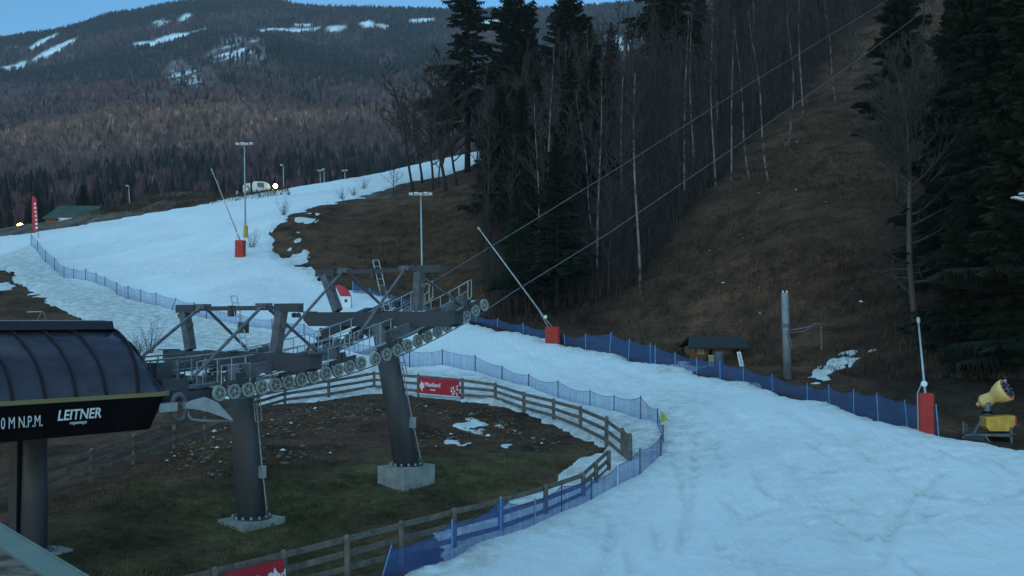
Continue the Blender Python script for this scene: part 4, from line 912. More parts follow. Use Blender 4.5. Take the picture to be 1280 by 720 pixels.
mb.add(vs, [(0,1,2,3),(3,2,5,4),(6,9,8,7),(9,10,11,8),(0,6,7,1),(4,5,11,10),(1,7,8,2),(2,8,11,5),(0,3,9,6),(3,4,10,9)]); obj('roof', mb, M['darkroof'], t)
mb = MB(); c = P(876,439.5,Yh+.02); mb.box(c, (.25,.02,.20)); w_ = obj('window', mb, mat('pale green pane', (.42,.55,.36), .3), t)
mb = MB()
for k in (-1,0,1): mb.box(c+Vector((k*.125,-.025,0)), (.008,.006,.20))
mb.box(c+Vector((0,-.026,0)), (.25,.006,.008)); obj('glazing_bars', mb, M['steel_dark'], w_)
mb = MB(); mb.lathe(P(866.5,437,Yh-.1), (0,-1,0), [(0,.07),(.06,.07)], 8); obj('wall_lamp', mb, M['white'], t)
b = S(899, 77.5); mb = MB(); mb.lathe((0,0,0), UP, [(-.1,.30),(.5,.33),(.52,.34),(.54,.33),(.92,.32),(.95,.28)], 16); o = obj('water_drum', mb, M['barrel'], smooth=False); o.location = b; tag(o, 'tall blue plastic drum standing in front of the hut door', 'barrel')
b = S(889, 78.5); t = thing('snow_sign', 'pale a-frame board standing by the hut door left of the blue drum', 'notice board', tuple(b))
tp = P(889,443,78.5); mb = MB(); mb.box(tp-UP*.55, (.20,.02,.5), (Vector((1,0,0)), Vector((0,1,.12)), Vector((0,-.12,1)))); obj('panel', mb, mat('pale board', (.5,.47,.36), .7), t)
mb = MB(); mb.beam(tp+Vector((.1,.0,-.2)), b+Vector((.30,.3,0)), .04,.04); mb.beam(tp+Vector((-.1,0,-.2)), b+Vector((-.12,.3,0)), .04,.04); obj('leg', mb, M['galv'], t)
b = S(929, 71.5); tp = P(923.5,440,71.5); t = thing('slalom_flag', 'white banner leaning on a pole behind the blue net right of the hut', 'flag', tuple(b))
mb = MB(); m_ = P(930,458,71.5); mb.beam(tp, m_, .02, .26, (1,0,.3)); 
mb = flatpoly([(-.14,0),(.12,.03),(.33,-.90),(.05,-.93)], tp, Vector((1,0,0)), UP, .02, Vector((0,-1,0))); obj('banner', mb, M['white'], t)
mb = MB()
for k in range(6): mb.box(tp+Vector((.02+k*.03,-.03,-.13-k*.125)), (.05,.004,.03))
obj('print', mb, M['steel_dark'], t)
mb = MB(); mb.tube([b, tp+Vector((.2,.02,-.5)), tp+Vector((.05,.02,0))], .025, 5); obj('pole', mb, M['galv'], t)
# ------------------------------------------------------------------ feather flags
Yf = 172.; b = S(47, Yf); t = thing('feather_flag', 'tall narrow red feather flag with white lettering at the far left top of the piste', 'flag', tuple(b))
mb = MB(); top = P(40.5,245,Yf); m2 = P(47,270,Yf); mb.tube([b, m2, P(45.5,250,Yf), top], [.05,.04,.03,.02], 5); obj('pole', mb, M['steel_dark'], t)
o_ = P(43,246,Yf); s = Yf/FPX
mb = flatpoly([(-3*s,0),(0,1*s),(2.6*s,-4*s),(5*s,-28*s),(5.2*s,-44*s),(-1*s,-44*s),(-2.6*s,-25*s)], o_, Vector((1,0,0)), UP, .03, Vector((0,-1,0))); obj('cloth', mb, M['redcloth'], t)
mb = MB(); r_ = random.Random(3)
for k in range(7): mb.box(o_+Vector(((.9+k*.45)*s,-.06,(-9-k*5)*s)), (1.5*s*r_.uniform(.6,1),.01,1.7*s*r_.uniform(.6,1)))
obj('lettering', mb, M['white'], t)
b = G(439.5,388.5); Yf = b.y; t = thing('feather_flag', 'red and white teardrop flag on the snow behind the second lift pylon', 'flag', tuple(b)); s = Yf/FPX
cur = [P(439.5,388,Yf), P(439.3,374,Yf), P(437,366,Yf), P(431,359,Yf), P(424,356,Yf), P(418,356.5,Yf)]
mb = MB(); mb.tube([q for q in cur], .03, 5); obj('pole', mb, M['steel_dark'], t)
o_ = cur[0]; mb = flatpoly([(-14*s,17.5*s),(0,17.5*s)]+[((q.x-o_.x),(q.z-o_.z)) for q in cur[1:]][1:]+[(-20*s,30*s)], o_, Vector((1,0,0)), UP, .02, Vector((0,-1,0))); obj('red_cloth', mb, M['redcloth'], t)
mb = flatpoly([(-11*s,3*s),(-.1,2*s),(-.1,17.4*s),(-14*s,17.4*s)], o_, Vector((1,0,0)), UP, .02, Vector((0,-1,0))); obj('white_cloth', mb, M['white'], t)
mb = MB(); mb.lathe(o_+Vector((-7*s,-.03,12*s)), (0,-1,0), [(0,.17),(.01,.17)], 12); obj('emblem', mb, M['steel_dark'], t)
# ------------------------------------------------------------------ piste machine (white) with lamps lit
Yv = 206.; s = Yv/FPX; b = P(325, 243, Yv); zg = b.z-.1
t = thing('snow_groomer', 'white tracked piste machine with both front lamps lit behind the crest of the piste', 'snow groomer', (b.x, Yv, zg))
def gp(u, v, dy=0): return P(u, v, Yv+dy)
o_ = Vector((gp(317,243).x, Yv-1.2, gp(317,243).z)); X = Vector((1,0,0)); n = Vector((0,-1,0))
mb = flatpoly([(0,1.0*s),(20*s,1.0*s),(20.5*s,6*s),(18*s,14*s),(15*s,15*s),(2*s,15.5*s),(0,13*s)], o_, X, UP, -2.4, n); obj('body', mb, M['white'], t)
mb = flatpoly([(7*s,8*s),(15*s,7.5*s),(14.5*s,13.5*s),(6*s,13.8*s)], o_+n*.02, X, UP, .03, n); w_ = obj('cab_window', mb, M['glassdark'], t)
mb = flatpoly([(-2.2*s,-1*s),(-.3*s,-1*s),(-.3*s,15.5*s),(-2.2*s,15.5*s)], o_, X, UP, -2.3, n); obj('bulkhead', mb, M['black'], t)
mb = flatpoly([(-11.5*s,-1*s),(-2.3*s,0),(-2.3*s,13.5*s),(-7*s,13*s),(-11.5*s,10*s)], o_, X, UP, -2.2, n); obj('rear_body', mb, M['white'], t)
mb = MB()
for k in range(3): mb.tube([o_+X*(-6.6*s+math.cos(a)*(.55-.12*k))+UP*(5.5*s+math.sin(a)*(.75-.15*k))+n*.03 for a in np.linspace(0,6.283,13)], .035, 4, False)
obj('rear_grille', mb, M['steel_dark'], t)
for sd_ in (0, 1.7):
    mb = flatpoly([(-9*s,-3*s),(15*s,-3*s),(18*s,-1*s),(16*s,1.2*s),(-10*s,1.2*s),(-12*s,-1*s)], o_+Vector((0,sd_,0)), X, UP, -.7, n); obj('track', mb, M['black'], t)
mb = MB(); mb.box(o_+X*23*s+Vector((0,1.2,-.5*s)), (.10,1.9,.4)); mb.beam(o_+X*19*s+Vector((0,1.2,0)), o_+X*23*s+Vector((0,1.2,-.3)), .2,.15); obj('blade', mb, M['steel_dark'], t)
for (u, v, dy) in ((344.2,232.5,.4),(341,239.5,-.9)):
    q = gp(u, v, dy); mb = MB(); mb.lathe(q, (.35,-.93,-.05), [(-.16,.16),(0,.22),(.02,.22)], 12); hl_ = obj('headlight', mb, M['steel_dark'], t); mb = MB(); mb.lathe(q+Vector((.35,-.93,-.05))*.03, (.35,-.93,-.05), [(0,.42),(.14,.34),(.24,.10)], 12); obj('lamp_glass', mb, M['headglow'], hl_)
    mb = MB(); mb.beam(q+Vector((-.1,.1,0)), gp(336,236,.2), .06,.06); obj('lamp_bracket', mb, M['steel_dark'], t)
b = S(296.5,204); mb = MB(); mb.lathe((0,0,0), UP, [(-.2,.38),(.4,.28),(.95,.12),(1.0,.02)], 10); o = obj('snow_bollard', mb, M['white']); o.location = P(296.5,245,204); tag(o, 'small pale cone on the brown strip left of the piste machine', 'traffic cone')
# orange lamp far left
Yl = 200.; b = S(25.5, Yl); e = P(25.5, 282.5, Yl); t = thing('street_lamp', 'lit orange lamp low at the far left edge beyond the piste', 'street lamp', tuple(b))
mb = MB(); mb.tube([b-UP*.3, e], .06, 6); obj('pole', mb, M['steel_dark'], t)
mb = MB(); mb.lathe(e, UP, [(-.5,.1),(-.28,.55),(.28,.55),(.5,.1)], 12); obj('lamp_globe', mb, M['lampglow'], t)
# roof and shed beyond, far left
Yr = 232.; s = Yr/FPX; a = P(56,273,Yr); c_ = P(118,273,Yr); rz1 = P(70,254,Yr).z; zt = a.z
t = thing('farm_building', 'low building with a dull green roof beyond the piste on the far left', 'building', ((a.x+c_.x)/2, Yr+4, zt-2.5))
mb = MB(); x0, x1 = a.x, c_.x; vs = [(x0-.4,Yr-.5,zt),(x1+.4,Yr-.5,zt),(x1-.5,Yr+5,rz1),(x0+1,Yr+5,rz1),(x0-.4,Yr+10.5,zt),(x1+.4,Yr+10.5,zt)]; vs += [(p,q,r-.18) for p,q,r in vs]
mb.add(vs, [(0,1,2,3),(3,2,5,4),(6,9,8,7),(9,10,11,8),(0,6,7,1),(4,5,11,10),(1,7,8,2),(2,8,11,5),(0,3,9,6),(3,4,10,9)]); obj('roof', mb, M['greenroof'], t)
mb = MB(); mb.box(((x0+x1)/2, Yr+5, zt-1.9), ((x1-x0)/2-.1, 4.9, 1.8)); obj('wall', mb, M['brownwall'], t)
mb = MB(); mb.box(((x0*.4+x1*.6), Yr-.55, zt-.10), ((x1-x0)*.30,.05,.14)); obj('fascia', mb, M['white'], t)
mb = MB(); mb.box((x1-.6, Yr-.62, zt+.45), (.75,.05,.6)); obj('end_panel', mb, M['galv'], t)
b = P(82,276.5,213); mb = MB(); mb.box((0,0,.35), (1.1,.6,.22)); mb.box((-.1,0,.7), (.62,.55,.22)); mb.lathe((-.7,-.62,.2), (0,1,0), [(0,.26),(.2,.26)], 10); mb.lathe((.7,-.62,.2), (0,1,0), [(0,.26),(.2,.26)], 10); o = obj('white_car', mb, M['white']); o.location = b-UP*.5; tag(o, 'small white vehicle in front of the green roofed building', 'car')
b = P(96,279,213); mb = MB(); mb.box((0,0,.6), (3.6,.9,.7)); mb.box((-.6,0,1.5), (1.6,.8,.25)); 
# timber a-frame behind the station
Ya = 104.; t = thing('a_frame_support', 'thin pale a-frame of two poles on the brown grass behind the station roof', 'wooden frame', tuple(S(52,Ya)))
for a_, b_ in (((53,389),(36,415)),((54,389),(66,414))):
    mb = MB(); mb.tube([P(a_[0],a_[1],Ya), P(b_[0],b_[1]+6,Ya)], .07, 6); obj('leg', mb, M['wood'], t)
mb = MB(); mb.tube([P(34,390,Ya+1), P(55,389.5,Ya)], .06, 6); obj('crossbar', mb, M['galv'], t)
# ------------------------------------------------------------------ roof corner of the building below the camera
zr = 6.1; a = P(0,655,10); k = (8-zr)
def rp(u, v): d = ray(u, v); q = (zr-CAMZ)/d.z; return Vector((0,0,CAMZ))+d*q
e0 = rp(0,657); e1 = rp(105,721); dd = (e1-e0).normalized(); nn = Vector((-dd.y, dd.x, 0)); nn = nn if nn.dot(Vector((1,1,0))) > 0 else -nn
A0 = e0-dd*6; A1 = e1+dd*1.6; B1 = A1-nn*5; B0 = A0-nn*5
zg = hz(A1.x, A1.y)-.3
t = thing('service_building', 'flat felt roof corner with pale metal edging at the bottom left corner', 'building', ((A0.x+B1.x)/2, (A0.y+B1.y)/2, zg))
mb = MB(); q = [A0-nn*.3,A1-nn*.3-dd*.3,B1+nn*.3-dd*.3,B0+nn*.3]; vs = [Vector((p.x,p.y,zr-.25)) for p in q]+[Vector((p.x,p.y,zg)) for p in q]; mb.add(vs, [(0,1,5,4),(1,2,6,5),(2,3,7,6),(3,0,4,7)]); obj('wall', mb, M['conc'], t)
mb = MB(); cx_ = (A0+A1+B0+B1)/4; mb.box(Vector((cx_.x,cx_.y,zr-.12)), ((A1-A0).length/2-.02, 2.48, .10), (dd, nn, UP)); obj('roof', mb, M['felt'], t)
mb = MB(); mm = (A0+A1)/2; wf = .23; mb.box(Vector((mm.x,mm.y,zr-.11))-nn*(wf/2), ((A1-A0).length/2, wf/2, .115), (dd, nn, UP)); mb.box(Vector((mm.x,mm.y,zr-.02))+nn*.012, ((A1-A0).length/2, .010, .035), (dd, nn, UP)); obj('edge_flashing', mb, M['flash'], t)
# ------------------------------------------------------------------ LIFT
TH = math.radians(38); LD = Vector((math.sin(TH), math.cos(TH), 0)); LP = Vector((math.cos(TH), -math.sin(TH), 0))
B1_ = G(314, 651); B2_ = G(508, 603)
def on_plane(u, v, base, g):
    """sight line with the vertical plane holding one strand of rope"""
    d = ray(u, v); o = base+LP*g; c = Vector((0,0,CAMZ)); t_ = (o-c).dot(LP)/d.dot(LP); return c+d*t_
GS = 2.0
W1 = [(274,491.6),(290.6,489.7),(309,487),(326,484),(343,481.6),(357.5,478),(375,474.7),(391.5,471),(406.5,467.5),(421,463),(436,459),(451,454)]
W2 = [(469,448.5),(482,443.5),(496.5,437.3),(509.5,431.7),(523,426),(535,420),(547.3,414),(559.3,408),(571,402),(582.5,395.3),(594,388.6),(605,381)]
w1 = [on_plane(u, v, B1_, GS) for u, v in W1]
w2 = [on_plane(u, v, B2_, GS-.25) for u, v in W2]
print('P1', B1_, 'P2', B2_, 'w1', w1[0], w1[-1], 'w2', w2[0], w2[-1])
def smooth(ws):
    t = np.array([(w-ws[0]).dot(LD) for w in ws]); z = np.array([w.z for w in ws]); c = np.polyfit(t, z, 2); tn = np.linspace(t[0], t[-1], len(ws)); return [Vector((ws[0].x+LD.x*(a-t[0]), ws[0].y+LD.y*(a-t[0]), float(np.polyval(c, a)))) for a in tn]
w1 = smooth(w1); w2 = smooth(w2)
wheel_me = None
def wheel_mesh():
    mb = MB(); R_ = .265; w = .055
    prof = [(-w,R_*.72),(-w,R_*.97),(-w*.5,R_),(w*.5,R_),(w,R_*.97),(w,R_*.72),(w*.4,R_*.70),(w*.4,R_*.66)]
    n = 22; vs = []; 
    for a, r in prof:
        for k in range(n): t = 6.2832*k/n; vs.append(LP*a+(LD*math.cos(t)+UP*math.sin(t))*r)
    m = len(prof)
    mb.cm = 0; mb.add(vs, [(i*n+k, i*n+(k+1)%n, (i+1)*n+(k+1)%n, (i+1)*n+k) for i in range(m-1) for k in range(n)])
    mb.cm = 1; mb.lathe((0,0,0), LP, [(-w*.5,R_*.72),(w*.3,R_*.72)], n)
    mb.cm = 0; mb.lathe((0,0,0), LP, [(-w,.05),(w*1.5,.05),(w*1.6,.03)], 10)
    for k in range(5):
        t = 6.2832*k/5; d = LD*math.cos(t)+UP*math.sin(t); mb.beam(LP*w*.5+d*.04, LP*w*.5+d*R_*.70, .03, .02, LP)
    return mb
def pylon(base, k, ws, col_h, zbeam, gl, gr, label, blk, posts, bar, bar_z, apex, feet, cable=True):
    ax = (UP-LD*k).normalized(); t = thing('lift_pylon', label, 'lift pylon', tuple(base))
    top = base+ax*((zbeam-base.z)/ax.z)
    # foundation
    mb = MB(); c = base+UP*(blk[1]/2-.15); mb.box(c, (blk[0]/2, blk[2]/2, blk[1]/2+.15), (LD, LP, UP)); obj('foundation', mb, M['conc'], t)
    fb = base+UP*blk[1]
    mb = MB(); mb.lathe(fb, ax, [(0,.74),(.05,.74),(.05,.60),(.10,.60)], 24); o = obj('base_flange', mb, M['steel_dark'], t)
    for q in range(14): a = q/14*6.283; mb = MB(); mb.lathe(fb+LD*math.cos(a)*.67+LP*math.sin(a)*.67+UP*.04, UP, [(0,.045),(.09,.045),(.10,.02)], 6); obj('anchor_bolt', mb, M['galv'], o)
    mb = MB(); mb.tube([fb+ax*.02, fb.lerp(top,.5), top-UP*.1], [.52,.475,.43], 28); obj('column', mb, M['column'], t, smooth=True)
    # cross beam: box girder with tapered ends
    f2 = (LD+UP*0).normalized(); mb = MB(); hw, hb = .26, .30
    prof = [(gl, hb*.55), (gl+.35, hb), (gr-.35, hb), (gr, hb*.8)]
    vs = []
    for g, h in prof:
        c = top+LP*g
        vs += [c-LD*hw+UP*hb, c+LD*hw+UP*hb, c+LD*hw+UP*(hb-2*h), c-LD*hw+UP*(hb-2*h)]
    mb.add(vs, [(i*4+j, i*4+(j+1)%4, (i+1)*4+(j+1)%4, (i+1)*4+j) for i in range(3) for j in range(4)]+[(3,2,1,0),(12,13,14,15)])
    for g in (gl+.02, gr-.02, 0): mb.box(top+LP*g+UP*(hb+.02), (.34,.25,.02), (LD, LP, UP))
    obj('cross_beam', mb, M['steel_dark'], t)
    bt = top+UP*(hb+.04)
    # lifting frame
    tops = []
    for (g0, g1) in posts:
        mb = MB(); mb.beam(bt+LP*g0, bt+LP*g1+UP*(bar_z-bt.z-.12), .34, .30, LD); 
        mb.box(bt+LP*((g0*.35+g1*.65)+.2)+UP*(bar_z-bt.z)*.6, (.08,.10,.10), (LD,LP,UP)); obj('frame_post', mb, M['steel'], t)
    mb = MB(); c = Vector((bt.x, bt.y, bar_z)); 
    mb.beam(c+LP*(bar[0]+.9), c+LP*(bar[1]-.9), .16, .16)
    for a_, b_ in ((bar[0], bar[0]+1.15), (bar[1]-1.25, bar[1])): mb.beam(c+LP*a_, c+LP*b_, .26, .30)
    for g in (bar[0]+.12, bar[0]+.32, bar[1]-.12, bar[1]-.34): mb.lathe(c+LP*g-UP*.26, LP, [(-.04,.09),(.04,.09)], 10)
    mb.box(c+LP*(bar[0]*.12)-UP*.1, (.12,.10,.2), (LD,LP,UP)); obj('hoist_beam', mb, M['steel_dark'], t)
    for g, (ga) in zip((-1,1), apex):
        ap = c+LP*ga+UP*.12; mb = MB(); mb.box(ap-UP*.05, (.16,.28,.10), (LD,LP,UP)); obj('hoist_bracket', mb, M['steel'], t)
        for ft in feet[0 if g < 0 else 1]:
            mb = MB(); e = Vector((bt.x,bt.y,0))+LP*(GS*g)+LD*ft[0]; e.z = ft[1]; mb.tube([ap, e], .06, 7); obj('brace', mb, M['steel'], t)
    # sheave trains, near and far
    for sd_ in (1,-1):
        off = Vector((0,0,0)) if sd_ == 1 else -LP*(2*GS)
        wl = [w+off for w in ws]; d = (wl[-1]-wl[0]).normalized(); n = len(wl)
        mb = MB(); i0, i1 = 2, n-3
        upv = LP.cross(d).normalized(); upv = upv if upv.z > 0 else -upv
        a_ = wl[i0]+upv*.66; b_ = wl[i1]+upv*.66; mid = (wl[n//2]+upv*.68)
        mb.beam(a_, mid, .24, .36, upv); mb.beam(mid, b_, .24, .36, upv)
        for e_ in (a_, b_): mb.box(e_, (.03,.18,.24), (d,LP,upv))
        tr_ = obj('sheave_train', mb, M['steel'], t)
        # hanger down from beam
        mb = MB(); pz = Vector((top.x,top.y,0))+LP*(GS*sd_); pz.z = top.z; mb.beam(pz+UP*.1, mid-upv*.0, .30, .5, LD); mb.box(mid+LP*-.02, (.30,.18,.28), (d,LP,upv)); obj('saddle', mb, M['steel_dark'], tr_)
        # secondary rocker beams and bogies
        for j in range(0, n, 4):
            mb = MB(); q0, q1 = wl[j]+upv*.30, wl[min(j+3,n-1)]+upv*.30; mb.beam(q0.lerp(q1,.14), q0.lerp(q1,.86), .10, .16, upv); mb.box(q0.lerp(q1,.5)+upv*.14, (.10,.08,.16), (d,LP,upv)); obj('rocker_beam', mb, M['steel_dark'], tr_)
        for j in range(0, n, 2): mb = MB(); mb.beam(wl[j]-LP*.10+upv*.03, wl[j+1]-LP*.10+upv*.03, .04, .14, upv); mb.box((wl[j]+wl[j+1])/2-LP*.10+upv*.14, (.07,.05,.14), (d,LP,upv)); obj('bogie', mb, M['steel_dark'], tr_)
        for j, w in enumerate(wl):
            o = bpy.data.objects.new('sheave_wheel', WHEEL); COL.objects.link(o); o.parent = tr_; o.location = w-wloc(tr_)
        # catwalk and railing
        ins = -LP*.62*sd_
        mb = MB()
        for j in range(n-1): mb.beam(wl[j]+ins+upv*.22, wl[j+1]+ins+upv*.22, .50, .045, upv)
        for j in range(0,n,3): mb.beam(wl[j]+upv*.2, wl[j]+ins*1.3+upv*.2, .06,.06)
        cw = obj('catwalk', mb, M['galv'] if sd_ > 0 else M['steel'], t)
        mb = MB(); rl = [wl[j]+ins*1.38+upv*.22 for j in range(n)]
        hr_ = .85
        for j in range(n): mb.tube([rl[j], rl[j]+UP*hr_], .022, 5)
        mb.tube([q+UP*hr_ for q in rl], .026, 5); mb.tube([q+UP*hr_*.5 for q in rl], .018, 5)
        for e_ in (0,-1):
            q = rl[e_]; q2 = q+(d if e_ == -1 else -d)*.25; mb.tube([q+UP*hr_, q2+UP*hr_, q2+UP*.1, q], .022, 5)
        if sd_ > 0:
            ol = [wl[j]+LP*.16+upv*.30 for j in range(n)]
            for a0, a1 in ((0,2),(8,11) if k < .2 else (0,2)):
                mb.tube([ol[a0]+UP*.0, ol[a0]+UP*.62, ol[a1]+UP*.62, ol[a1]], .02, 5)
        obj('railing', mb, M['galv'], cw)
    # ladder up to hoist beam
    mb = MB(); l0 = bt+LP*.35; l1 = Vector((bt.x,bt.y,bar_z+.45))-LP*.35
    for s_ in (-.17,.17): mb.tube([l0+LD*s_*0+LP*s_, l1+LP*s_], .022, 5)
    for q in range(9): c2 = l0.lerp(l1, q/8); mb.tube([c2-LP*.17, c2+LP*.17], .016, 4)
    obj('ladder', mb, M['galv'], t)
    mb = MB(); c2 = bt+LP*.1+UP*.85+LD*.1; mb.box(c2, (.12,.16,.20), (LD,LP,UP)); obj('control_box', mb, M['steel_dark'], t)
    # access ladder and cable down the column
    side = (LP*.86+LD*.28).normalized(); mb = MB()
    for s_ in (-.15,.15):
        mb.tube([fb.lerp(top,.62)+side*.62+LD*s_, top+side*.64-UP*.2+LD*s_], .02, 5)
    for q in range(9): c2 = fb.lerp(top,.62+.36*q/8)+side*.63; mb.tube([c2-LD*.15, c2+LD*.15], .015, 4)
    obj('column_ladder', mb, M['galv'], t)
    mb = MB(); mb.tube([fb+side*.66+UP*.3, fb.lerp(top,.35)+side*.62, fb.lerp(top,.70)+side*.58], .025, 5); obj('cable_conduit', mb, M['galv'], t)
    mb = MB(); mb.box(fb.lerp(top,.30)+side*.62, (.10,.10,.22), (LD,LP,UP)); obj('junction_box', mb, M['galv'], t)
    return top
me_o = obj('sheave_wheel', wheel_mesh(), [M['rubber'], M['hub']], None); WHEEL = me_o.data; bpy.data.objects.remove(me_o)
zb1 = P(303,450,B1_.y).z; zb2 = P(478,399,B2_.y-.2).z
z1t = P(303,385.5,B1_.y).z; z2t = P(470,340,B2_.y).z
t1z = lambda s, ws: None
def zat(ws, s, base): # height of train near s metres from the pylon axis
    tt = [(w-base).dot(LD) for w in ws]; return float(np.interp(s, tt, [w.z for w in ws]))
T1 = pylon(B1_, .10, w1, 0, zb1, -4.3, 4.1, 'nearer lift pylon with upright grey column beside the station', (1.9,.10,1.5), [(-2.9,-3.3),(2.0,2.3)], (-3.7,3.3), z1t, (-2.15,1.35), ([(-3.6,zat(w1,-3.2,B1_)+.5),(2.6,zb1-.2)],[(-3.4,zat(w1,-3.0,B1_)+.6),(2.4,zb1+.0)]))
T2 = pylon(B2_, .22, w2, 0, zb2, -4.5, 4.2, 'farther lift pylon with leaning column on a big concrete block', (1.9,.72,1.5), [(-2.6,-3.4),(2.0,2.1)], (-3.9,3.3), z2t, (-2.2,1.4), ([(-3.6,zat(w2,-3,B2_)+.5),(2.6,zb2+.2)],[(-3.4,zat(w2,-3.0,B2_)+.6),(2.8,zb2+.6)]))
# ropes: from station, under the wheels, up the hill
def rope(off, label, far_pts):
    pts = []; s0 = w1[0]+off; 
    dn = -(w1[3]-w1[0]).normalized()
    pts.append(s0+dn*7-UP*.27+UP*.2); pts.append(s0+dn*3-UP*.27+UP*.04)
    for w in w1+w2[1:]: pts.append(w+off-UP*.275)
    pts += far_pts
    mb = MB(); mb.tube(pts, .023, 6); o = pts[0]; mb.v = [(v[0]-o.x, v[1]-o.y, v[2]-o.z) for v in mb.v]
    ob = obj('haul_rope', mb, M['steel']); ob.location = o; tag(ob, label, 'cable')
def far_line(off, uvs):
    base = B2_+LP*(GS-.25)+off; out = []
    for u, v in uvs:
        out.append(on_plane(u, v, base, 0))
    return out
fl = far_line(Vector((0,0,0)), [(640,366),(760,292),(920,183),(1083,67),(1180,-5),(1400,-190)])
print('rope far', fl)
rope(Vector((0,0,0)), 'nearer steel haul rope running from under the sheave wheels up to the top right', fl)
fl2 = far_line(-LP*(2*GS), [(540,353),(660,280),(800,193),(940,103),(1110,0),(1330,-140)])
print('rope far2', fl2)
w1f = w1; rope(-LP*(2*GS), 'farther steel haul rope rising from behind the lift pylons to the top of the picture', fl2)
# ------------------------------------------------------------------ station
SB = B1_-LD*8.4; SB.z = hz(SB.x, SB.y)
c_ = G(42,690); SB = Vector((c_.x, c_.y, c_.z))
print('SB', SB, (SB-B1_).dot(LD), (SB-B1_).dot(LP))
t = thing('lift_station', 'chairlift station with curved smoked glass roof and black fascia on a steel column', 'lift station', tuple(SB))
ctr = Vector((B1_.x, B1_.y, 0))
def st(s, g, z): q = ctr+LD*s+LP*g; return Vector((q.x, q.y, z))
GW = 2.3
def zo(u, v, g):
    q = on_plane(u, v, Vector((B1_.x,B1_.y,0)), g); return (q-ctr).dot(LD), q.z
s_tip, z_band = zo(205, 487, GW); s_l, z_band0 = zo(0, 509, GW); s_b, z_bot = zo(187, 536, GW); _, z_bot0 = zo(0, 555, GW)
sc_, zcap = zo(140, 409, .9); _, zcap0 = zo(0, 410, .9)
print('station', s_tip, z_band, s_l, z_band0, s_b, z_bot, z_bot0, 'cap', sc_, zcap, zcap0)
zb_ = (z_band+z_band0)/2; zbt = (z_bot+z_bot0)/2; zcp = (zcap+zcap0)/2; sA = -22.0; s_tip += .42
mb = MB()
# fascia: long box shell with rounded front corner
def outline(gw, tip):
    pts = [(sA, gw), (tip-.5, gw)]
    for a in np.linspace(0, math.pi/2, 6)[1:]: pts.append((tip-.5+math.sin(a)*.5, gw-.5*(1-math.cos(a))))
    pts += [(tip, -gw+.7)]; 
    for a in np.linspace(0, math.pi/2, 6)[1:]: pts.append((tip-1.0+math.cos(a)*1.0, -gw+.7-.7*math.sin(a)))
    pts += [(sA, -gw)]; return pts
ol = outline(GW, s_tip-.15); ob_ = outline(GW-.10, s_tip-.62); n = len(ol)
vs = [st(s, g, zb_-.07) for s, g in ol]+[st(s, g, zbt) for s, g in ob_]
mb.add(vs, [(i, i+1, n+i+1, n+i) for i in range(n-1)]+[tuple(range(n,2*n)), tuple(range(n))[::-1], (n-1,0,n,2*n-1)]); obj('fascia', mb, M['black'], t)
mb = MB(); ol2 = outline(GW+.03, s_tip); 
vs = [st(s, g, zb_+.04) for s, g in ol2]+[st(s, g, zb_-.085) for s, g in ol2]; mb.add(vs, [(i, n+i, n+i+1, i+1) for i in range(n-1)]+[tuple(range(n))]); obj('trim_band', mb, M['band'], t)
# glazed canopy lofted over the band
def canopy(s, q, inset=0):
    """cross-section at axial s, q 0..1 towards the nose"""
    w = (GW-.05-inset)*(1-.12*q**3); h = (zcp-zb_-inset)*max(.02, 1-q**1.5); pts = []
    for a in np.linspace(0, math.pi, 15): pts.append(st(s, w*math.copysign(abs(math.cos(a))**.88, math.cos(a)), zb_+.04+h*math.sin(a)**.92))
    return pts
secs = []
for s in np.arange(sA, sc_+.01, 1.0): secs.append((s, 0))
s_full = sc_; 
secs = [(sA + (sc_-sA)*i/16, 0) for i in range(17)]+[(sc_+(s_tip-.12-sc_)*q, q) for q in (.2,.4,.58,.73,.85,.93,.98,1.0)]
mb = MB(); R = [canopy(s, q) for s, q in secs]
mb.add([p for r in R for p in r], [(i*15+j, i*15+j+1, (i+1)*15+j+1, (i+1)*15+j) for i in range(len(R)-1) for j in range(14)]); obj('glass_canopy', mb, M['glassdark'], t, smooth=True)
rib_s = [zo(u, v, GW)[0] for u, v in ((174,492),(134.5,496),(97,500),(58,503),(17.5,507))]; rib_s += [rib_s[-1]-(rib_s[0]-rib_s[4])/4*k_ for k_ in (1,2,3,4)]
for s in rib_s:
    q = 0 if s <= sc_ else (s-sc_)/(s_tip-.12-sc_)
    a = canopy(s, q, -.035); 
    mb = MB(); lean = np.linspace(0, .0, 15); top_shift = -.45
    a = [p+LD*top_shift*(((p.z-zb_)/(zcp-zb_))**1.3) if q == 0 else p for p in a]
    for i in range(14): mb.beam(a[i], a[i+1], .10, .05, LD)
    obj('rib', mb, M['ribs'], t)
for gs_ in (1,-1):
    mb = MB(); R2 = []
    for s, q in secs[16:]:
        c2 = canopy(s, q, -.04); p_ = c2[4] if gs_ > 0 else c2[10]; R2.append(p_)
    for i in range(len(R2)-1): mb.beam(R2[i], R2[i+1], .10, .05)
    obj('nose_rib', mb, M['ribs'], t)
mb = MB(); hcap = .14; capo = [(sA,1.05),(sc_-.15,1.05),(sc_+.05,.85),(sc_+.05,-.85),(sc_-.15,-1.05),(sA,-1.05)]; m = 6
vs = [st(s, g, zcp+.20) for s, g in capo]+[st(s, g*1.12, zcp-.06) for s, g in capo]; mb.add(vs, [(i,(i+1)%m,m+(i+1)%m,m+i) for i in range(m)]+[tuple(range(m))[::-1], tuple(range(m,2*m))]); obj('ridge_cap', mb, M['ribs'], t)
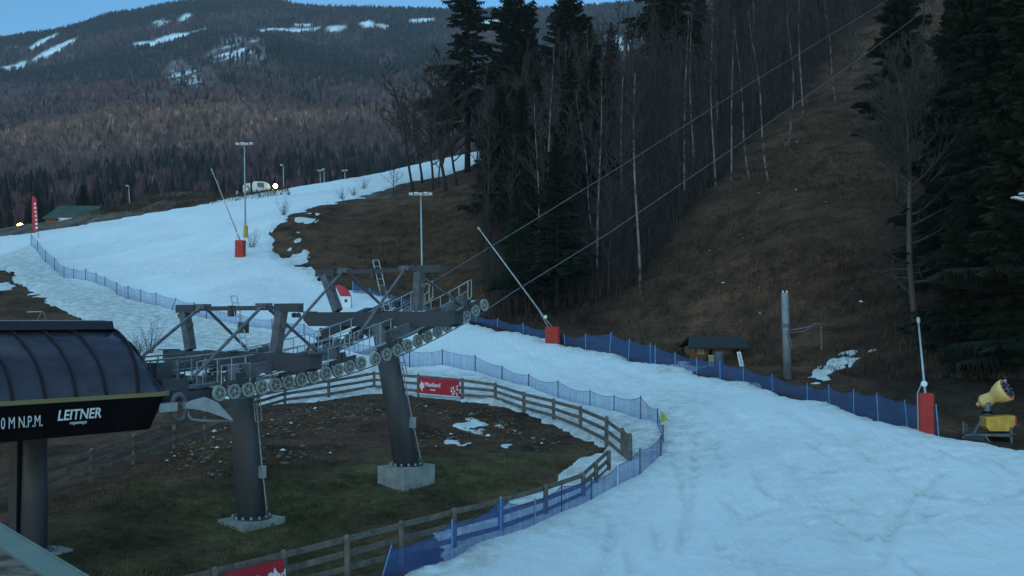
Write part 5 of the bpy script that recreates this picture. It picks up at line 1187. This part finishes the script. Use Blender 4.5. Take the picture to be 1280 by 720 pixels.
mb = MB(); capi = [(sA,.95),(sc_-.3,.95),(sc_-.1,.7),(sc_-.1,-.7),(sc_-.3,-.95),(sA,-.95)]; vs = [st(s, g, zcp+.23) for s, g in capi]+[st(s, g, zcp+.203) for s, g in capi]; mb.add(vs, [(i,(i+1)%m,m+(i+1)%m,m+i) for i in range(m)]+[tuple(range(m))[::-1]]); obj('ridge_sheet', mb, M['galv'], t)
# columns
zt_ = zbt+.1; mb = MB(); mb.tube([SB-UP*.3, Vector((SB.x,SB.y,zt_))], [.42,.37], 26); obj('column', mb, M['column'], t, smooth=True)
mb = MB(); mb.lathe(SB, UP, [(0,.62),(.06,.62),(.06,.5),(.12,.45)], 22); obj('base_flange', mb, M['steel'], t)
mb = MB(); mb.box(SB+LD*.2-UP*.02, (.75,.75,.06), (LD,LP,UP)); obj('foundation', mb, M['conc'], t)
q = P(22, 600, SB.y); mb = MB(); mb.box((q.x, SB.y, (SB.z+zt_)/2), (.13,.35,(zt_-SB.z)/2+.05)); obj('back_post', mb, M['steel_dark'], t)
# bullwheel and guides under the fascia
mb = MB(); mb.lathe(st(s_tip-5.5,0,zbt+.15), UP, [(0,2.0),(.12,2.05),(.18,1.9)], 40); obj('bullwheel', mb, M['steel'], t)
# lettering
def su(u, v): return zo(u, v, GW+.02)
fn = (LP).normalized()
s0, z0 = su(70.5, 531.5); s1, _ = su(125, 525); zl = z0
wtxt = s1-s0
tl = textmesh('lettering', 'LEITNER', st(s0, GW+.05, (zb_+zbt)/2-.05), LD, UP, .42, M['white'], t, shear=.18, bold=.007)
xs = [v.co.dot(LD) for v in tl.data.vertices]; kx = (s1-s0)/(max(xs)-min(xs)); base_ = st(s0, GW+.05, 0)-SB
for v in tl.data.vertices: r = (v.co-base_).dot(LD); v.co += LD*(r*(kx-1))
tl2 = textmesh('small_lettering', 'ropeways', st(s0+(s1-s0)*.28, GW+.05, (zb_+zbt)/2-.19), LD, UP, .14, M['white'], t, shear=.15, bold=.002)
s2, _ = su(52, 537); s3, _ = su(0, 541)
tl = textmesh('altitude_lettering', '0 M N.P.M.', st(s3, GW+.05, (zb_+zbt)/2-.17), LD, UP, .46, M['white'], t, bold=.0)
xs = [v.co.dot(LD) for v in tl.data.vertices]; kx = (s2-s3)/(max(xs)-min(xs)); base_ = st(s3, GW+.05, 0)-SB
for v in tl.data.vertices: r = (v.co-base_).dot(LD); v.co += LD*(r*(kx-1))
# entry guide for the chairs, just beyond the fascia
def eg(u, v, g=GS): return on_plane(u, v, Vector((B1_.x,B1_.y,0)), g)
mb = MB(); R3 = [[eg(232,505,g), eg(240,500,g), eg(256,496,g), eg(272,503,g), eg(291,524,g)] for g in (GS+.35, GS-.35)]; R4 = [[eg(232,511,g), eg(240,511,g), eg(258,514,g), eg(275,520,g), eg(289,526,g)] for g in (GS+.35, GS-.35)]
vs = R3[0]+R3[1]+R4[1]+R4[0]; mb.add(vs, [(r*5+i, r*5+i+1, ((r+1)%4)*5+i+1, ((r+1)%4)*5+i) for r in range(4) for i in range(4)]+[(0,5,10,15),(4,9,14,19)][:2]); eg_o = obj('entry_guide', mb, M['galv'], t)
mb = MB(); mb.tube([eg(234,510), eg(235,519), eg(240,524.5), eg(262,526), eg(290,525.5)], .05, 7); obj('guide_rail', mb, M['galv'], eg_o)
mb = MB(); pts = [eg(223+9*math.cos(a), 509+16*math.sin(a)) for a in np.linspace(0, 6.283, 17)]; mb.tube(pts, .09, 7, False); obj('guide_hoop', mb, M['steel'], t)
mb = MB(); mb.beam(eg(196,510), eg(219,508), .25, .28); mb.beam(eg(228,507), eg(236,506), .2,.2); obj('guide_arm', mb, M['galv'], t)
# service platform between station nose and first pylon
mb = MB(); 
for g in (GS-.7, -GS+.7):
    a_ = st(s_tip-.6, g, zb_+.0); b_ = st(-2.2, g, w1[0].z+.3); mb.beam(a_, b_, .6, .08)
    for k_ in range(7):
        q = a_.lerp(b_, k_/6); e_ = LP*(.3 if g < 0 else -.3); mb.tube([q+e_, q+e_+UP*.95], .025, 5)
    e_ = LP*(.3 if g < 0 else -.3); mb.tube([a_+e_+UP*.95, b_+e_+UP*.95], .03, 5); mb.tube([a_+e_+UP*.5, b_+e_+UP*.5], .02, 5)
obj('service_gantry', mb, M['steel'], t)
mb = MB(); mb.beam(st(s_tip-.4, GS-.5, zb_-.25), st(-1.5, GS-.5, w1[0].z+.05), .25, .3); mb.beam(st(s_tip-.4, -GS+.5, zb_-.25), st(-1.5, -GS+.5, w1[0].z+.05), .25, .3)
mb.box(st(s_tip+.5, 0, zb_+.15), (.5,1.6,.22), (LD,LP,UP)); mb.box(st(s_tip+.4, .9, zb_+.55), (.30,.25,.35), (LD,LP,UP)); obj('gantry_girder', mb, M['steel_dark'], t)
# ------------------------------------------------------------------ haze, world, light
EXPO = 0.55
w = bpy.data.worlds.new('World'); SC.world = w; w.use_nodes = True; nt = w.node_tree; N = nt.nodes; L = nt.links
sky = N.new('ShaderNodeTexSky'); sky.sky_type = 'NISHITA'; sky.sun_disc = False; sky.sun_elevation = math.radians(9); sky.sun_rotation = math.radians(200); sky.altitude = 600; sky.air_density = 1.0; sky.dust_density = .3; sky.ozone_density = 4.0
mul = N.new('ShaderNodeMix'); mul.data_type = 'RGBA'; mul.blend_type = 'MULTIPLY'; mul.inputs['Factor'].default_value = 1; mul.inputs['B'].default_value = (1.07,1.28,1.24,1)
L.new(sky.outputs[0], mul.inputs['A']); bg = N['Background']; L.new(mul.outputs['Result'], bg.inputs[0]); bg.inputs[1].default_value = .12
sl = bpy.data.lights.new('sun', 'SUN'); sl.energy = 1.35; sl.angle = math.radians(110); sl.color = (.41,.78,.97); so = bpy.data.objects.new('sun', sl); COL.objects.link(so)
so.rotation_euler = (math.radians(28), 0, math.radians(-25))
hz_ = MB(); hz_.box((0,1640,420),(2600,1760,540)); hb_ = obj('haze', hz_, (lambda m: m)(bpy.data.materials.new('evening air'))); hb_['kind'] = 'stuff'; tag(hb_, 'thin blue evening haze over the valley and mountain', 'haze')
hm = hb_.data.materials[0]; hm.use_nodes = True; hn = hm.node_tree; hn.nodes.remove(hn.nodes['Principled BSDF']); pv = hn.nodes.new('ShaderNodeVolumePrincipled'); pv.inputs['Color'].default_value = (.85,.9,1,1); pv.inputs['Density'].default_value = .000085; hn.links.new(pv.outputs[0], hn.nodes['Material Output'].inputs['Volume'])
SC.view_settings.view_transform = 'Standard'; SC.view_settings.look = 'None'; SC.view_settings.exposure = EXPO; SC.view_settings.gamma = 1
SC.render.engine = 'CYCLES'
try:
    SC.cycles.transparent_max_bounces = 12; SC.cycles.max_bounces = 5; SC.cycles.diffuse_bounces = 2
except Exception: pass
